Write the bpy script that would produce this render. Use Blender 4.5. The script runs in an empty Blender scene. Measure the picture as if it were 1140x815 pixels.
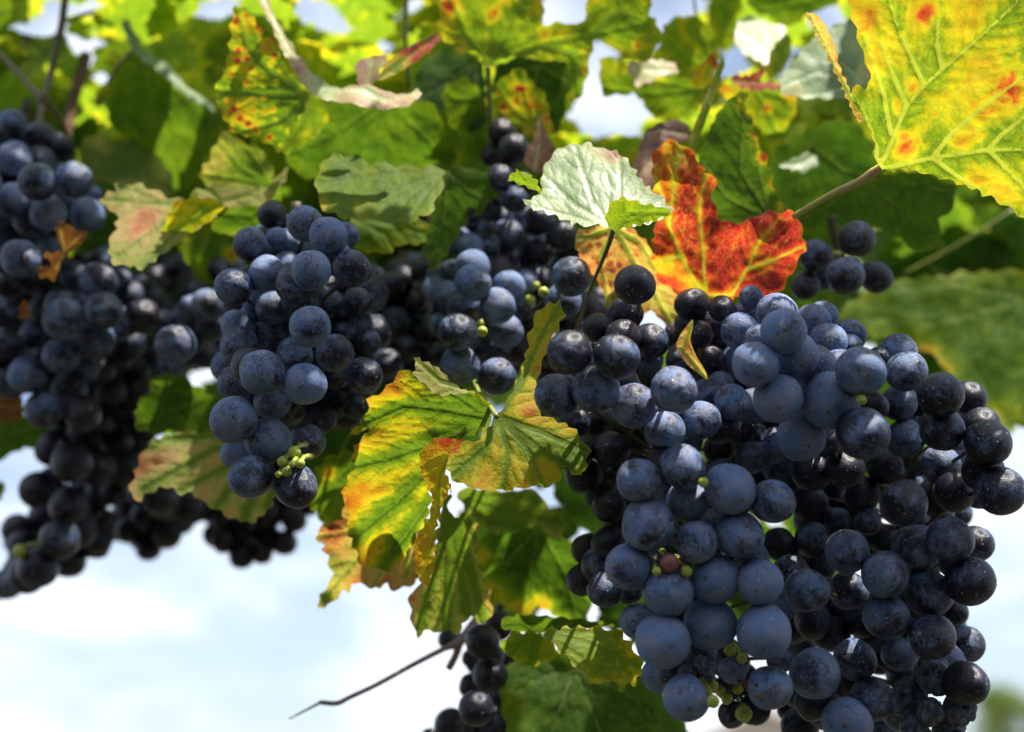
import bpy, bmesh, math, random
import numpy as np
from mathutils import Vector, Matrix, noise, geometry

# ------------------------------------------------------------------ camera, sky, sun, exposure
scene = bpy.context.scene
COL = scene.collection
R = math.radians
PW, PH, LENS = 1140.0, 815.0, 50.0
PITCH = R(18)
CAM = Vector((0, 0, 1.5))
RIGHT = Vector((1, 0, 0))
FWD = Vector((0, math.cos(PITCH), math.sin(PITCH)))
UP = Vector((0, -math.sin(PITCH), math.cos(PITCH)))
K = 36.0 / LENS / PW                      # metres per photo pixel at one metre
cd = bpy.data.cameras.new("camera"); cam = bpy.data.objects.new("camera", cd); COL.objects.link(cam)
cam.location = CAM; cam.rotation_euler = (math.pi / 2 + PITCH, 0, 0)
cd.lens = LENS; cd.sensor_width = 36; cd.clip_start = 0.02; cd.clip_end = 5000
cd.dof.use_dof = True; cd.dof.focus_distance = 0.425; cd.dof.aperture_fstop = 7.2; cd.dof.aperture_blades = 0
scene.camera = cam

TO_SUN = Vector((0.30, -0.22, 0.93)).normalized()
SUN_EL = math.asin(TO_SUN.z); SUN_AZ = math.atan2(TO_SUN.x, TO_SUN.y)
w = bpy.data.worlds.new("World"); scene.world = w; w.use_nodes = True
wt = w.node_tree; wt.nodes.clear()
wo = wt.nodes.new('ShaderNodeOutputWorld'); bg = wt.nodes.new('ShaderNodeBackground')
sky = wt.nodes.new('ShaderNodeTexSky'); sky.sky_type = 'NISHITA'; sky.sun_disc = False
sky.sun_elevation = SUN_EL; sky.sun_rotation = SUN_AZ; sky.air_density = 1.0; sky.dust_density = 1.6
tc = wt.nodes.new('ShaderNodeTexCoord'); mp = wt.nodes.new('ShaderNodeMapping')
mp.inputs['Scale'].default_value = (1, 1, 2.2); mp.inputs['Location'].default_value = (1.2, 0.5, 0.0)
cn = wt.nodes.new('ShaderNodeTexNoise'); cn.inputs['Scale'].default_value = 3.2; cn.inputs['Detail'].default_value = 7; cn.inputs['Roughness'].default_value = 0.55
cr = wt.nodes.new('ShaderNodeValToRGB'); cr.color_ramp.elements[0].position = 0.40; cr.color_ramp.elements[1].position = 0.64
cr.color_ramp.elements[0].color = (0.08, 0.08, 0.08, 1)
mx = wt.nodes.new('ShaderNodeMix'); mx.data_type = 'RGBA'; mx.inputs[7].default_value = (4.6, 5.2, 6.1, 1)
wt.links.new(tc.outputs['Generated'], mp.inputs['Vector']); wt.links.new(mp.outputs[0], cn.inputs['Vector'])
wt.links.new(cn.outputs['Fac'], cr.inputs['Fac']); wt.links.new(cr.outputs[0], mx.inputs[0])
wt.links.new(sky.outputs[0], mx.inputs[6])
cr2 = wt.nodes.new('ShaderNodeValToRGB'); cr2.color_ramp.elements[0].position = 0.50; cr2.color_ramp.elements[1].position = 0.66   # thick white cloud over thin pale haze
mx2 = wt.nodes.new('ShaderNodeMix'); mx2.data_type = 'RGBA'; mx2.inputs[7].default_value = (6.8, 7.0, 7.3, 1)
wt.links.new(cn.outputs['Fac'], cr2.inputs['Fac']); wt.links.new(cr2.outputs[0], mx2.inputs[0])
wt.links.new(mx.outputs[2], mx2.inputs[6]); wt.links.new(mx2.outputs[2], bg.inputs['Color'])
bg.inputs['Strength'].default_value = 0.066
wt.links.new(bg.outputs[0], wo.inputs['Surface'])
sd = bpy.data.lights.new("sun", 'SUN'); sun = bpy.data.objects.new("sun", sd); COL.objects.link(sun)
sd.energy = 3.7; sd.angle = R(0.5); sd.color = (1.0, 0.94, 0.84)
sun.rotation_euler = TO_SUN.to_track_quat('Z', 'Y').to_euler(); sun.location = (0, 0, 10)
vs = scene.view_settings
vs.view_transform = 'Standard'; vs.look = 'None'; vs.gamma = 1; vs.use_curve_mapping = False; vs.exposure = 1.6
scene.cycles.use_denoising = True
scene.cycles.max_bounces = 8; scene.cycles.transmission_bounces = 6; scene.cycles.diffuse_bounces = 4

# ------------------------------------------------------------------ helpers
rng = random.Random(7)
nrng = np.random.default_rng(7)

def P(x, y, D):                            # the point at depth D metres seen at photo pixel x, y
    return CAM + RIGHT * ((x - PW / 2) * K * D) - UP * ((y - PH / 2) * K * D) + FWD * D

def link(name, data, parent=None, loc=None):
    o = bpy.data.objects.new(name, data); COL.objects.link(o)
    if parent is not None: o.parent = parent
    if loc is not None: o.location = loc
    return o

def tag(o, label=None, cat=None, group=None, kind=None):
    if label: o['label'] = label
    if cat: o['category'] = cat
    if group: o['group'] = group
    if kind: o['kind'] = kind
    return o

def empty(name, loc):
    o = bpy.data.objects.new(name, None); COL.objects.link(o); o.location = loc; o.empty_display_size = 0.01
    return o

class NT:                                   # small node-tree builder
    def __init__(s, name):
        s.m = bpy.data.materials.new(name); s.m.use_nodes = True; s.t = s.m.node_tree; s.t.nodes.clear()
        s.out = s.n('OutputMaterial')
    def n(s, kind, **kw):
        nd = s.t.nodes.new('ShaderNode' + kind)
        for k, v in kw.items(): setattr(nd, k, v)
        return nd
    def set(s, sock, v):
        if v is None: return
        if hasattr(v, 'node'): s.t.links.new(v, sock)
        else: sock.default_value = v
    def math(s, op, a, b=None, c=None, clamp=False):
        nd = s.n('Math', operation=op, use_clamp=clamp)
        s.set(nd.inputs[0], a); s.set(nd.inputs[1], b); s.set(nd.inputs[2], c)
        return nd.outputs[0]
    def step(s, v, lo, hi, a=0.0, b=1.0):
        nd = s.n('MapRange', interpolation_type='SMOOTHSTEP')
        s.set(nd.inputs[0], v)
        if lo > hi: lo, hi, a, b = hi, lo, b, a
        nd.inputs[1].default_value = lo; nd.inputs[2].default_value = hi
        nd.inputs[3].default_value = a; nd.inputs[4].default_value = b
        return nd.outputs[0]
    def mix(s, f, a, b, blend='MIX'):
        nd = s.n('Mix', data_type='RGBA', blend_type=blend)
        s.set(nd.inputs[0], f); s.set(nd.inputs[6], a); s.set(nd.inputs[7], b)
        return nd.outputs[2]
    def noise(s, vec, scale, detail=2.0, rough=0.5, dist=0.0):
        nd = s.n('TexNoise'); s.set(nd.inputs['Vector'], vec)
        nd.inputs['Scale'].default_value = scale; nd.inputs['Detail'].default_value = detail
        nd.inputs['Roughness'].default_value = rough; nd.inputs['Distortion'].default_value = dist
        return nd.outputs['Fac']
    def voro(s, vec, scale, feature='F1', rand=1.0):
        nd = s.n('TexVoronoi', feature=feature); s.set(nd.inputs['Vector'], vec)
        nd.inputs['Scale'].default_value = scale; nd.inputs['Randomness'].default_value = rand
        return nd.outputs['Distance']
    def attr(s, name, kind='GEOMETRY'):
        return s.n('Attribute', attribute_name=name, attribute_type=kind)
    def ramp(s, f, stops):
        nd = s.n('ValToRGB'); e = nd.color_ramp.elements
        while len(e) < len(stops): e.new(0.5)
        for el, (p, c) in zip(e, stops): el.position = p; el.color = (c[0], c[1], c[2], 1)
        s.set(nd.inputs[0], f); return nd.outputs[0]
    def bump(s, h, strength, dist):
        nd = s.n('Bump'); s.set(nd.inputs['Height'], h)
        nd.inputs['Strength'].default_value = strength; nd.inputs['Distance'].default_value = dist
        return nd.outputs[0]
    def bsdf(s, **kw):
        nd = s.n('BsdfPrincipled')
        for k, v in kw.items(): s.set(nd.inputs[k.replace('_', ' ')], v)
        return nd

# ------------------------------------------------------------------ materials
def grape_material():
    t = NT('grape_skin')
    tcn = t.n('TexCoord'); oi = t.n('ObjectInfo')
    off = t.n('VectorMath', operation='ADD'); t.set(off.inputs[0], tcn.outputs['Object'])
    sc = t.n('VectorMath', operation='SCALE'); cmb = t.n('CombineXYZ')
    t.set(cmb.inputs[0], oi.outputs['Random']); t.set(cmb.inputs[1], t.math('MULTIPLY', oi.outputs['Random'], 3.7)); t.set(cmb.inputs[2], t.math('MULTIPLY', oi.outputs['Random'], 7.3))
    t.set(sc.inputs[0], cmb.outputs[0]); sc.inputs['Scale'].default_value = 40
    t.set(off.inputs[1], sc.outputs[0]); v = off.outputs[0]
    bloom_shade = t.attr('bloom_shade', 'OBJECT').outputs['Fac']
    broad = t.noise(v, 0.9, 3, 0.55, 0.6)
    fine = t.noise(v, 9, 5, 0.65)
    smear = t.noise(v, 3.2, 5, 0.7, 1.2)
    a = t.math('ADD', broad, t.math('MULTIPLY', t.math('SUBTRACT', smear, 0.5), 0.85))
    a = t.math('ADD', a, t.math('MULTIPLY', t.math('SUBTRACT', bloom_shade, 0.5), 0.75))
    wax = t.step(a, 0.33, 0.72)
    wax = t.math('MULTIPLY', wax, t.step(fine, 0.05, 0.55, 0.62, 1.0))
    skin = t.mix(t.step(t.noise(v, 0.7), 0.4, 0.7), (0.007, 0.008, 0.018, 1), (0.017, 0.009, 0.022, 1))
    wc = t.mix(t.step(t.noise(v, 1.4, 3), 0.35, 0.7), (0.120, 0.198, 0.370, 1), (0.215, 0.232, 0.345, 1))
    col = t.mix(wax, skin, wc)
    # lenticels: scattered pale dots, and dark rubbed pinholes
    vd = t.voro(v, 3.6)
    gate = t.step(t.noise(v, 2.3, 1), 0.48, 0.60)
    dot = t.math('MULTIPLY', t.step(vd, 0.17, 0.09), gate)
    vd2 = t.voro(v, 5.2)
    pin = t.math('MULTIPLY', t.step(vd2, 0.22, 0.10), t.step(t.noise(v, 1.9, 1, 0.5), 0.50, 0.62))
    col = t.mix(t.math('MULTIPLY', pin, 0.75), col, (0.012, 0.011, 0.016, 1))
    col = t.mix(dot, col, (0.55, 0.48, 0.42, 1))
    rough = t.math('ADD', t.math('MULTIPLY', wax, 0.32), 0.32)
    hgt = t.math('ADD', t.math('MULTIPLY', fine, 0.35), t.math('MULTIPLY', dot, 0.8))
    b = t.bsdf(Base_Color=col, Roughness=rough, Specular_IOR_Level=t.math('SUBTRACT', 0.42, t.math('MULTIPLY', wax, 0.22)), Normal=t.bump(hgt, 0.22, 0.05))
    t.t.links.new(b.outputs[0], t.out.inputs['Surface'])
    return t.m

def simple(name, c1, c2, scale, rough=0.6, bump=0.3, dist=0.001, coord='Object', sss=0.0):
    t = NT(name); tcn = t.n('TexCoord'); v = tcn.outputs[coord]
    n = t.noise(v, scale, 5, 0.6); n2 = t.noise(v, scale * 6, 3, 0.6)
    col = t.mix(t.step(t.math('ADD', n, t.math('MULTIPLY', t.math('SUBTRACT', n2, 0.5), 0.4)), 0.32, 0.68), (*c1, 1), (*c2, 1))
    b = t.bsdf(Base_Color=col, Roughness=rough, Normal=t.bump(t.math('ADD', n, n2), bump, dist))
    if sss: b.inputs['Subsurface Weight'].default_value = sss; b.inputs['Subsurface Radius'].default_value = (0.6, 0.6, 0.2); b.inputs['Subsurface Scale'].default_value = 0.002
    t.t.links.new(b.outputs[0], t.out.inputs['Surface'])
    return t.m

AUTUMN = [(0.0, (0.026, 0.064, 0.013)), (0.22, (0.085, 0.165, 0.020)), (0.40, (0.200, 0.270, 0.022)), (0.54, (0.54, 0.43, 0.025)),
          (0.66, (0.55, 0.30, 0.030)), (0.78, (0.52, 0.080, 0.028)), (0.89, (0.42, 0.018, 0.045)), (1.0, (0.075, 0.020, 0.012))]
PALE = [(0.0, (0.070, 0.130, 0.022)), (0.22, (0.150, 0.210, 0.040)), (0.40, (0.32, 0.33, 0.080)), (0.54, (0.50, 0.38, 0.16)),
        (0.66, (0.58, 0.31, 0.15)), (0.78, (0.50, 0.17, 0.10)), (0.89, (0.33, 0.060, 0.065)), (1.0, (0.13, 0.04, 0.03))]
UPPER_SHEEN = [(0.0, (0.06, 0.11, 0.05)), (0.22, (0.15, 0.24, 0.10)), (0.40, (0.30, 0.38, 0.16)), (0.54, (0.42, 0.40, 0.16)),  # sky sheen on upper faces put in as paler grey green
         (0.66, (0.46, 0.29, 0.16)), (0.78, (0.36, 0.16, 0.12)), (0.89, (0.23, 0.09, 0.085)), (1.0, (0.10, 0.04, 0.03))]
DRY = [(0.0, (0.07, 0.03, 0.015)), (0.3, (0.13, 0.05, 0.02)), (0.55, (0.22, 0.075, 0.03)), (0.75, (0.30, 0.11, 0.045)), (1.0, (0.16, 0.04, 0.02))]

def leaf_material(name, stops, vein, trans=0.56, gloss=0.58, spec=0.18, vk=.85, bmp=.35, hmax=1.0, tint=(1.42, 1.5, 0.6)):
    t = NT(name)
    px = t.attr('px').outputs['Vector']; hue = t.attr('hue').outputs['Fac']; spot = t.attr('spot').outputs['Fac']
    dv = t.attr('dv').outputs['Fac']; dw = t.attr('dw').outputs['Fac']; de = t.attr('de').outputs['Fac']
    n1 = t.noise(px, 6.5, 4, 0.6, 0.4); n2 = t.noise(px, 28, 3, 0.6)
    h = t.math('ADD', hue, t.math('MULTIPLY', t.math('SUBTRACT', n1, 0.5), 0.42))
    h = t.math('ADD', h, t.math('MULTIPLY', t.math('SUBTRACT', n2, 0.5), 0.14))
    cells = t.voro(px, 9.0); blot = t.noise(px, 3.5, 2)
    sp = t.math('MULTIPLY', t.step(cells, 0.52, 0.18), t.step(t.math('ADD', t.math('MULTIPLY', blot, 0.8), t.math('MULTIPLY', spot, 0.35)), 0.42, 0.62))
    sp = t.math('MULTIPLY', sp, t.math('MINIMUM', spot, 1.0))
    h = t.math('ADD', h, t.math('MULTIPLY', sp, 0.36))
    g2 = t.step(dw, 5.0, 0.0)                                    # tissue stays greener close to the veins
    h = t.math('SUBTRACT', h, t.math('MULTIPLY', g2, 0.07), None, True)
    h = t.math('MINIMUM', h, hmax)
    col = t.ramp(h, stops)
    m1 = t.step(dv, 1.1, -0.2); m2 = t.step(dw, 1.15, 0.15)
    col = t.mix(t.math('MULTIPLY', m1, vk), col, (*vein, 1))
    col = t.mix(t.math('MULTIPLY', m2, vk * .45), col, (*vein, 1))
    net = t.voro(px, 17.0, 'DISTANCE_TO_EDGE')
    m3 = t.step(net, 0.10, 0.0)
    col = t.mix(t.math('MULTIPLY', m3, 0.16), col, (*vein, 1))
    rim = t.step(de, 1.6, 0.2)
    col = t.mix(t.math('MULTIPLY', rim, 0.25), col, (0.42, 0.30, 0.08, 1))
    hgt = t.math('ADD', t.math('MULTIPLY', t.step(dv, 3.5, 0.0), 1.0), t.math('MULTIPLY', t.step(dw, 2.5, 0.0), 0.55))
    hgt = t.math('ADD', hgt, t.math('MULTIPLY', t.step(net, 0.22, 0.0), 0.22))
    hgt = t.math('ADD', hgt, t.math('MULTIPLY', n2, 0.25))
    nrm = t.bump(hgt, bmp, 0.0006)
    b = t.bsdf(Base_Color=col, Roughness=t.math('ADD', t.math('MULTIPLY', n1, 0.2), gloss - 0.1), Specular_IOR_Level=spec, Normal=nrm)
    tcol = t.mix(1.0, col, (*tint, 1), 'MULTIPLY')
    tl = t.n('BsdfTranslucent'); t.set(tl.inputs['Color'], tcol); t.set(tl.inputs['Normal'], nrm)
    ms = t.n('MixShader'); ms.inputs[0].default_value = trans
    t.t.links.new(b.outputs[0], ms.inputs[1]); t.t.links.new(tl.outputs[0], ms.inputs[2])
    t.t.links.new(ms.outputs[0], t.out.inputs['Surface'])
    return t.m

M = {}
M['grape'] = grape_material()
M['scar'] = simple('grape_scar', (0.22, 0.17, 0.13), (0.12, 0.09, 0.07), 6, 0.7)
M['ring'] = simple('grape_scar_ring', (0.014, 0.012, 0.016), (0.03, 0.025, 0.03), 6, 0.6)
M['raisin'] = simple('shrivelled_skin', (0.014, 0.015, 0.028), (0.20, 0.23, 0.31), 2.2, 0.42, 0.5, 0.05)
M['unripe'] = simple('unripe_skin', (0.46, 0.48, 0.06), (0.28, 0.34, 0.05), 2.0, 0.35, 0.1, 0.02, sss=0.3)
M['pinkberry'] = simple('pink_skin', (0.22, 0.07, 0.08), (0.30, 0.12, 0.10), 2.0, 0.4, 0.1, 0.02, sss=0.2)
M['stalk'] = simple('stalk_green', (0.07, 0.075, 0.02), (0.06, 0.04, 0.02), 160, 0.55)
M['petiole'] = simple('petiole_skin', (0.50, 0.46, 0.10), (0.50, 0.30, 0.12), 90, 0.45)
M['petiole_green'] = simple('petiole_green', (0.28, 0.30, 0.06), (0.18, 0.20, 0.05), 90, 0.45)
M['petiole_brown'] = simple('petiole_brown', (0.20, 0.14, 0.06), (0.12, 0.10, 0.04), 90, 0.5)
M['bark'] = simple('cane_bark', (0.16, 0.075, 0.035), (0.08, 0.045, 0.025), 70, 0.75, 0.6, 0.002)
M['twig'] = simple('twig_bark', (0.27, 0.23, 0.25), (0.36, 0.22, 0.18), 60, 0.7, 0.4, 0.001)
M['autumn'] = leaf_material('leaf_autumn', AUTUMN, (0.17, 0.24, 0.035), vk=.6)
M['under'] = leaf_material('leaf_under_face', AUTUMN, (0.46, 0.46, 0.09), trans=0.55, vk=.75, bmp=.14, hmax=.91)
M['shade'] = leaf_material('leaf_in_shade', AUTUMN, (0.14, 0.19, 0.04), trans=0.45)  # shaded copy of the autumn leaf: darker veins, less light let through
M['pale'] = leaf_material('leaf_pale', PALE, (0.14, 0.22, 0.03), trans=0.55)
M['upper'] = leaf_material('leaf_upper_sheen', UPPER_SHEEN, (0.46, 0.50, 0.26), trans=0.30, gloss=0.46, spec=0.5, vk=.5, bmp=.2)
M['dry'] = leaf_material('leaf_dry', DRY, (0.40, 0.26, 0.10), trans=0.25, gloss=0.55, spec=0.25)
# ------------------------------------------------------------------ leaves
def seg_dist(pts, segs):                    # distance of every point to the nearest of many segments
    best = np.full(len(pts), 1e6)
    for a, b, wd in segs:
        a = np.array(a, float); b = np.array(b, float); d = b - a; L2 = max(d @ d, 1e-9)
        t = np.clip(((pts - a) @ d) / L2, 0, 1)
        q = a + t[:, None] * d
        best = np.minimum(best, np.hypot(*(pts - q).T) - wd)
    return best

def inside(pts, poly):
    x, y = pts[:, 0], pts[:, 1]; r = np.zeros(len(pts), bool); n = len(poly); j = n - 1
    for i in range(n):
        xi, yi = poly[i]; xj, yj = poly[j]
        c = ((yi > y) != (yj > y)) & (x < (xj - xi) * (y - yi) / ((yj - yi) or 1e-9) + xi)
        r ^= c; j = i
    return r

def chaikin(p):
    out = []
    for i in range(len(p)):
        a, b = p[i], p[(i + 1) % len(p)]
        out.append((a[0] * .8 + b[0] * .2, a[1] * .8 + b[1] * .2)); out.append((a[0] * .2 + b[0] * .8, a[1] * .2 + b[1] * .8))
    return out

def toothed(poly, amp, lam, r):             # serrated margin: irregular pointed teeth along the outline
    area = sum(poly[i][0] * poly[(i + 1) % len(poly)][1] - poly[(i + 1) % len(poly)][0] * poly[i][1] for i in range(len(poly)))
    sgn = 1 if area > 0 else -1
    out = []; ph = 0.0; cur = lam * r.uniform(.6, 1.4); a_cur = amp
    for i in range(len(poly)):
        a, b = poly[i], poly[(i + 1) % len(poly)]
        L = math.hypot(b[0] - a[0], b[1] - a[1])
        if L < 1e-6: continue
        nx, ny = (b[1] - a[1]) / L * sgn, -(b[0] - a[0]) / L * sgn
        n = max(1, int(L / (lam / 4.0)))
        for k in range(n):
            s = k / n
            u = ph / cur
            tooth = (u / 0.62 if u < 0.62 else (1 - u) / 0.38)
            out.append((a[0] + (b[0] - a[0]) * s + nx * a_cur * (tooth - .35), a[1] + (b[1] - a[1]) * s + ny * a_cur * (tooth - .35)))
            ph += L / n
            if ph > cur: ph = 0; cur = lam * r.uniform(.6, 1.5); a_cur = amp * r.uniform(.5, 1.3)
    return out

def side_veins(veins, r, gap=17, ln=0.5):
    segs = []
    for v in veins:
        tot = sum(math.hypot(v[i + 1][0] - v[i][0], v[i + 1][1] - v[i][1]) for i in range(len(v) - 1))
        s = gap * .8; acc = 0; side = 1
        for i in range(len(v) - 1):
            a, b = v[i], v[i + 1]; L = math.hypot(b[0] - a[0], b[1] - a[1])
            if L < 1e-6: continue
            dx, dy = (b[0] - a[0]) / L, (b[1] - a[1]) / L
            while s < acc + L:
                q = (s - acc) / L; p = (a[0] + (b[0] - a[0]) * q, a[1] + (b[1] - a[1]) * q)
                ang = side * R(48 + r.uniform(-6, 6)); length = ln * (tot - s) * .8 + 14
                for k in range(5):
                    ca, sa = math.cos(ang), math.sin(ang); st = length / 5
                    p2 = (p[0] + (dx * ca - dy * sa) * st, p[1] + (dx * sa + dy * ca) * st)
                    segs.append((p, p2, 0)); p = p2; ang *= .84
                side = -side; s += gap * r.uniform(.42, .62)
            acc += L
    return segs

def blade_mesh(name, o, b, v=(), D=.45, g=(0, 0), q=(0, 0, 0), bumps=(), h=(0.25, 0.15, 0.1), hn=0.12, patches=(), spot=0.0, spots=(),
               tooth=3.0, lam=13, step=4.0, mat='autumn', seed=1, wave=5.0, quilt=2.0, vw=0.9, org=None, gapw=26.0, soft=True):
    r = random.Random(seed)
    poly = chaikin(o) if soft else list(o)
    if tooth > 0: poly = toothed(poly, tooth * 1.8, lam * 1.1, r)
    # drop near-duplicate outline points
    pp = [poly[0]]
    for p in poly[1:]:
        if math.hypot(p[0] - pp[-1][0], p[1] - pp[-1][1]) > 0.8: pp.append(p)
    poly = pp
    A = np.array(poly); lo, hi = A.min(0), A.max(0)
    xs = np.arange(lo[0], hi[0], step); ys = np.arange(lo[1], hi[1], step * .866)
    gx, gy = np.meshgrid(xs, ys); gx = gx + (np.arange(len(ys)) % 2)[:, None] * step * .5
    pts = np.stack([gx.ravel(), gy.ravel()], 1)
    pts = pts + np.random.default_rng(seed).uniform(-.25, .25, pts.shape) * step
    pts = pts[inside(pts, poly)]
    edges = [(A[i], A[(i + 1) % len(A)], 0) for i in range(len(A))]
    if len(pts): pts = pts[seg_dist(pts, edges) > step * .45]
    allp = [Vector(p) for p in poly] + [Vector(p) for p in pts]
    n = len(poly)
    res = geometry.delaunay_2d_cdt(allp, [(i, (i + 1) % n) for i in range(n)], [list(range(n))], 1, 1e-4)
    V = np.array([tuple(p) for p in res[0]]); F = res[2]
    # fields
    de = np.abs(seg_dist(V, edges))
    main = []
    for vv in v:
        k = len(vv) - 1
        for i in range(k): main.append((vv[i], vv[i + 1], vw * (1 - .75 * i / max(k, 1)) * 1.3))
    sec = side_veins(v, r)
    dv = seg_dist(V, main) if main else np.full(len(V), 99.0)
    dw = np.minimum(seg_dist(V, sec) if sec else np.full(len(V), 99.0), np.maximum(dv, 0))
    both = np.minimum(np.maximum(dv, 0), dw * 1.0)
    gap = 1 - np.exp(-np.maximum(dv, 0) / gapw)
    edge = np.exp(-de / 16.0)
    ln = np.array([noise.noise(Vector((p[0] / 55 + seed * 3.1, p[1] / 55, seed))) for p in V])
    hue = h[0] + h[1] * gap + h[2] * edge + hn * ln
    for (x, y, rad, amp) in patches: hue = hue + amp * np.exp(-((V[:, 0] - x) ** 2 + (V[:, 1] - y) ** 2) / rad ** 2)
    sp = np.full(len(V), float(spot))
    for (x, y, rad, amp) in spots: sp = sp + amp * np.exp(-((V[:, 0] - x) ** 2 + (V[:, 1] - y) ** 2) / rad ** 2)
    # form: slope, curvature, folds, swelling between the veins, wavy margin (all in photo pixels of depth)
    dx, dy = V[:, 0] - b[0], V[:, 1] - b[1]
    z = g[0] * dx + g[1] * dy + q[0] * dx * dx / 100 + q[1] * dy * dy / 100 + q[2] * dx * dy / 100
    for (x, y, rx, ry, amp) in bumps: z = z + amp * np.exp(-((V[:, 0] - x) / rx) ** 2 - ((V[:, 1] - y) / ry) ** 2)
    wv = np.array([noise.noise(Vector((p[0] / 34 + seed, p[1] / 34 + 9, seed * 1.7))) for p in V])
    wv2 = np.array([noise.noise(Vector((p[0] / 13 + seed, p[1] / 13 + 9, seed * .7))) for p in V])
    wave *= .7; quilt *= .5
    z = z + wave * wv * (.45 + .9 * np.exp(-de / 22)) + wave * .22 * wv2
    z = z - quilt * (1 - np.exp(-both / 6.0))
    Dv = np.maximum(D + z * K * D, 0.05)
    org = org if org is not None else P(b[0], b[1], D)
    W = [P(V[i, 0], V[i, 1], Dv[i]) - org for i in range(len(V))]
    me = bpy.data.meshes.new(name); me.from_pydata(W, [], F); me.update()
    for nm, ar in (('hue', hue), ('spot', sp), ('dv', dv), ('dw', dw), ('de', de)):
        at = me.attributes.new(nm, 'FLOAT', 'POINT'); at.data.foreach_set('value', np.ascontiguousarray(ar, dtype=np.float32))
    at = me.attributes.new('px', 'FLOAT_VECTOR', 'POINT')
    at.data.foreach_set('vector', np.column_stack([V / 100.0, np.full(len(V), seed * 1.37)]).astype(np.float32).ravel())
    me.polygons.foreach_set('use_smooth', np.ones(len(me.polygons), bool))
    me.materials.append(M[mat])
    return me, org

def tube_mesh(name, pts, radii, mat, org=Vector((0, 0, 0)), sides=10, bend=4):
    # smooth tube through points (Catmull-Rom), closed ends
    P3 = [Vector(p) for p in pts]
    dense, rad = [], []
    for i in range(len(P3) - 1):
        p0 = P3[max(i - 1, 0)]; p1 = P3[i]; p2 = P3[i + 1]; p3 = P3[min(i + 2, len(P3) - 1)]
        for k in range(bend):
            t = k / bend
            dense.append(0.5 * ((2 * p1) + (p2 - p0) * t + (2 * p0 - 5 * p1 + 4 * p2 - p3) * t * t + (3 * p1 - p0 - 3 * p2 + p3) * t ** 3))
            rad.append(radii[i] * (1 - t) + radii[i + 1] * t)
    dense.append(P3[-1]); rad.append(radii[-1])
    bm = bmesh.new(); rings = []; nrm = None
    for i, p in enumerate(dense):
        tdir = (dense[min(i + 1, len(dense) - 1)] - dense[max(i - 1, 0)]).normalized()
        if nrm is None: nrm = tdir.orthogonal().normalized()
        nrm = (nrm - tdir * nrm.dot(tdir)).normalized(); bn = tdir.cross(nrm)
        rings.append([bm.verts.new(p - org + (nrm * math.cos(2 * math.pi * k / sides) + bn * math.sin(2 * math.pi * k / sides)) * rad[i]) for k in range(sides)])
    for a, c in zip(rings, rings[1:]):
        for k in range(sides): bm.faces.new((a[k], a[(k + 1) % sides], c[(k + 1) % sides], c[k]))
    bm.faces.new(list(reversed(rings[0]))); bm.faces.new(rings[-1])
    me = bpy.data.meshes.new(name); bm.to_mesh(me); bm.free()
    me.polygons.foreach_set('use_smooth', np.ones(len(me.polygons), bool)); me.materials.append(M[mat])
    return me

def px_tube(name, path, mat, org=Vector((0, 0, 0)), sides=10):      # path of (x, y, depth, radius in photo pixels)
    return tube_mesh(name, [P(x, y, D) for x, y, D, r in path], [r * K * D for x, y, D, r in path], mat, org, sides)

SEED = [10]
LEAVES = []
LITV = []                                   # points of leaves that stand in full sun
def leaf(label, pieces, petiole=None, group=None, pmat='petiole_green', cat='leaf', lit=0):
    """One vine leaf. pieces: blade dicts (first is the blade, others its curled or folded lobes)."""
    SEED[0] += 1
    first = pieces[0]; org = P(first['b'][0], first['b'][1], first.get('D', .45))
    if len(pieces) == 1 and not petiole:
        me, _ = blade_mesh('vine_leaf', seed=SEED[0], org=org, **first)
        if lit: LITV.extend((org + v.co) for v in list(me.vertices)[::max(1, len(me.vertices) // 70)])
        return tag(link('vine_leaf', me, None, org), label, cat, group)
    root = tag(empty('vine_leaf', org), label, cat, group)
    for i, pc in enumerate(pieces):
        pc = dict(pc); nm = pc.pop('name', 'blade' if i == 0 else 'curled_lobe'); lb = pc.pop('label', None); dim = pc.pop('dim', 0)
        me, _ = blade_mesh(nm, seed=SEED[0] * 7 + i, org=org, **pc)
        o = link(nm, me, root)
        if lit and not dim: LITV.extend((org + v.co) for v in list(me.vertices)[::max(1, len(me.vertices) // 70)])
        if lb: o['label'] = lb
    if petiole: link('petiole', px_tube('petiole', petiole, pmat, org), root)
    return root

def template(cx, cy, size, rot, sq=1.0, sqa=0.0, r=rng):
    """five-lobed vine leaf outline around its petiole point, in photo pixels, plus its five main veins"""
    lobes = [(0, 1.0), (52, .86), (-52, .86), (108, .62), (-108, .62)]
    out = []; n = 84
    for i in range(n):
        a = -172 + 344 * i / (n - 1)
        rad = .34
        for la, ll in lobes:
            d = abs(a - la)
            rad = max(rad, ll * (1 - (d / 46) ** 1.7 * .52) if d < 46 else 0)
        if abs(a) > 150: rad *= 1 - (abs(a) - 150) / 22 * .8
        rad *= size * (1 + .05 * math.sin(a * .3 + size))
        out.append((rad * math.cos(R(a)), rad * math.sin(R(a))))
    veins = [[(0, 0), (ll * size * .5 * math.cos(R(la)), ll * size * .5 * math.sin(R(la))), (ll * size * .97 * math.cos(R(la * .96)), ll * size * .97 * math.sin(R(la * .96)))] for la, ll in lobes]
    ca, sa = math.cos(rot), math.sin(rot); c2, s2 = math.cos(sqa), math.sin(sqa)
    def tr(p):
        x, y = p[0] * ca - p[1] * sa, p[0] * sa + p[1] * ca
        u, v = x * c2 + y * s2, -x * s2 + y * c2
        u *= sq
        return (cx + u * c2 - v * s2, cy + u * s2 + v * c2)
    return [tr(p) for p in out], [[tr(p) for p in v] for v in veins]
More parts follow.
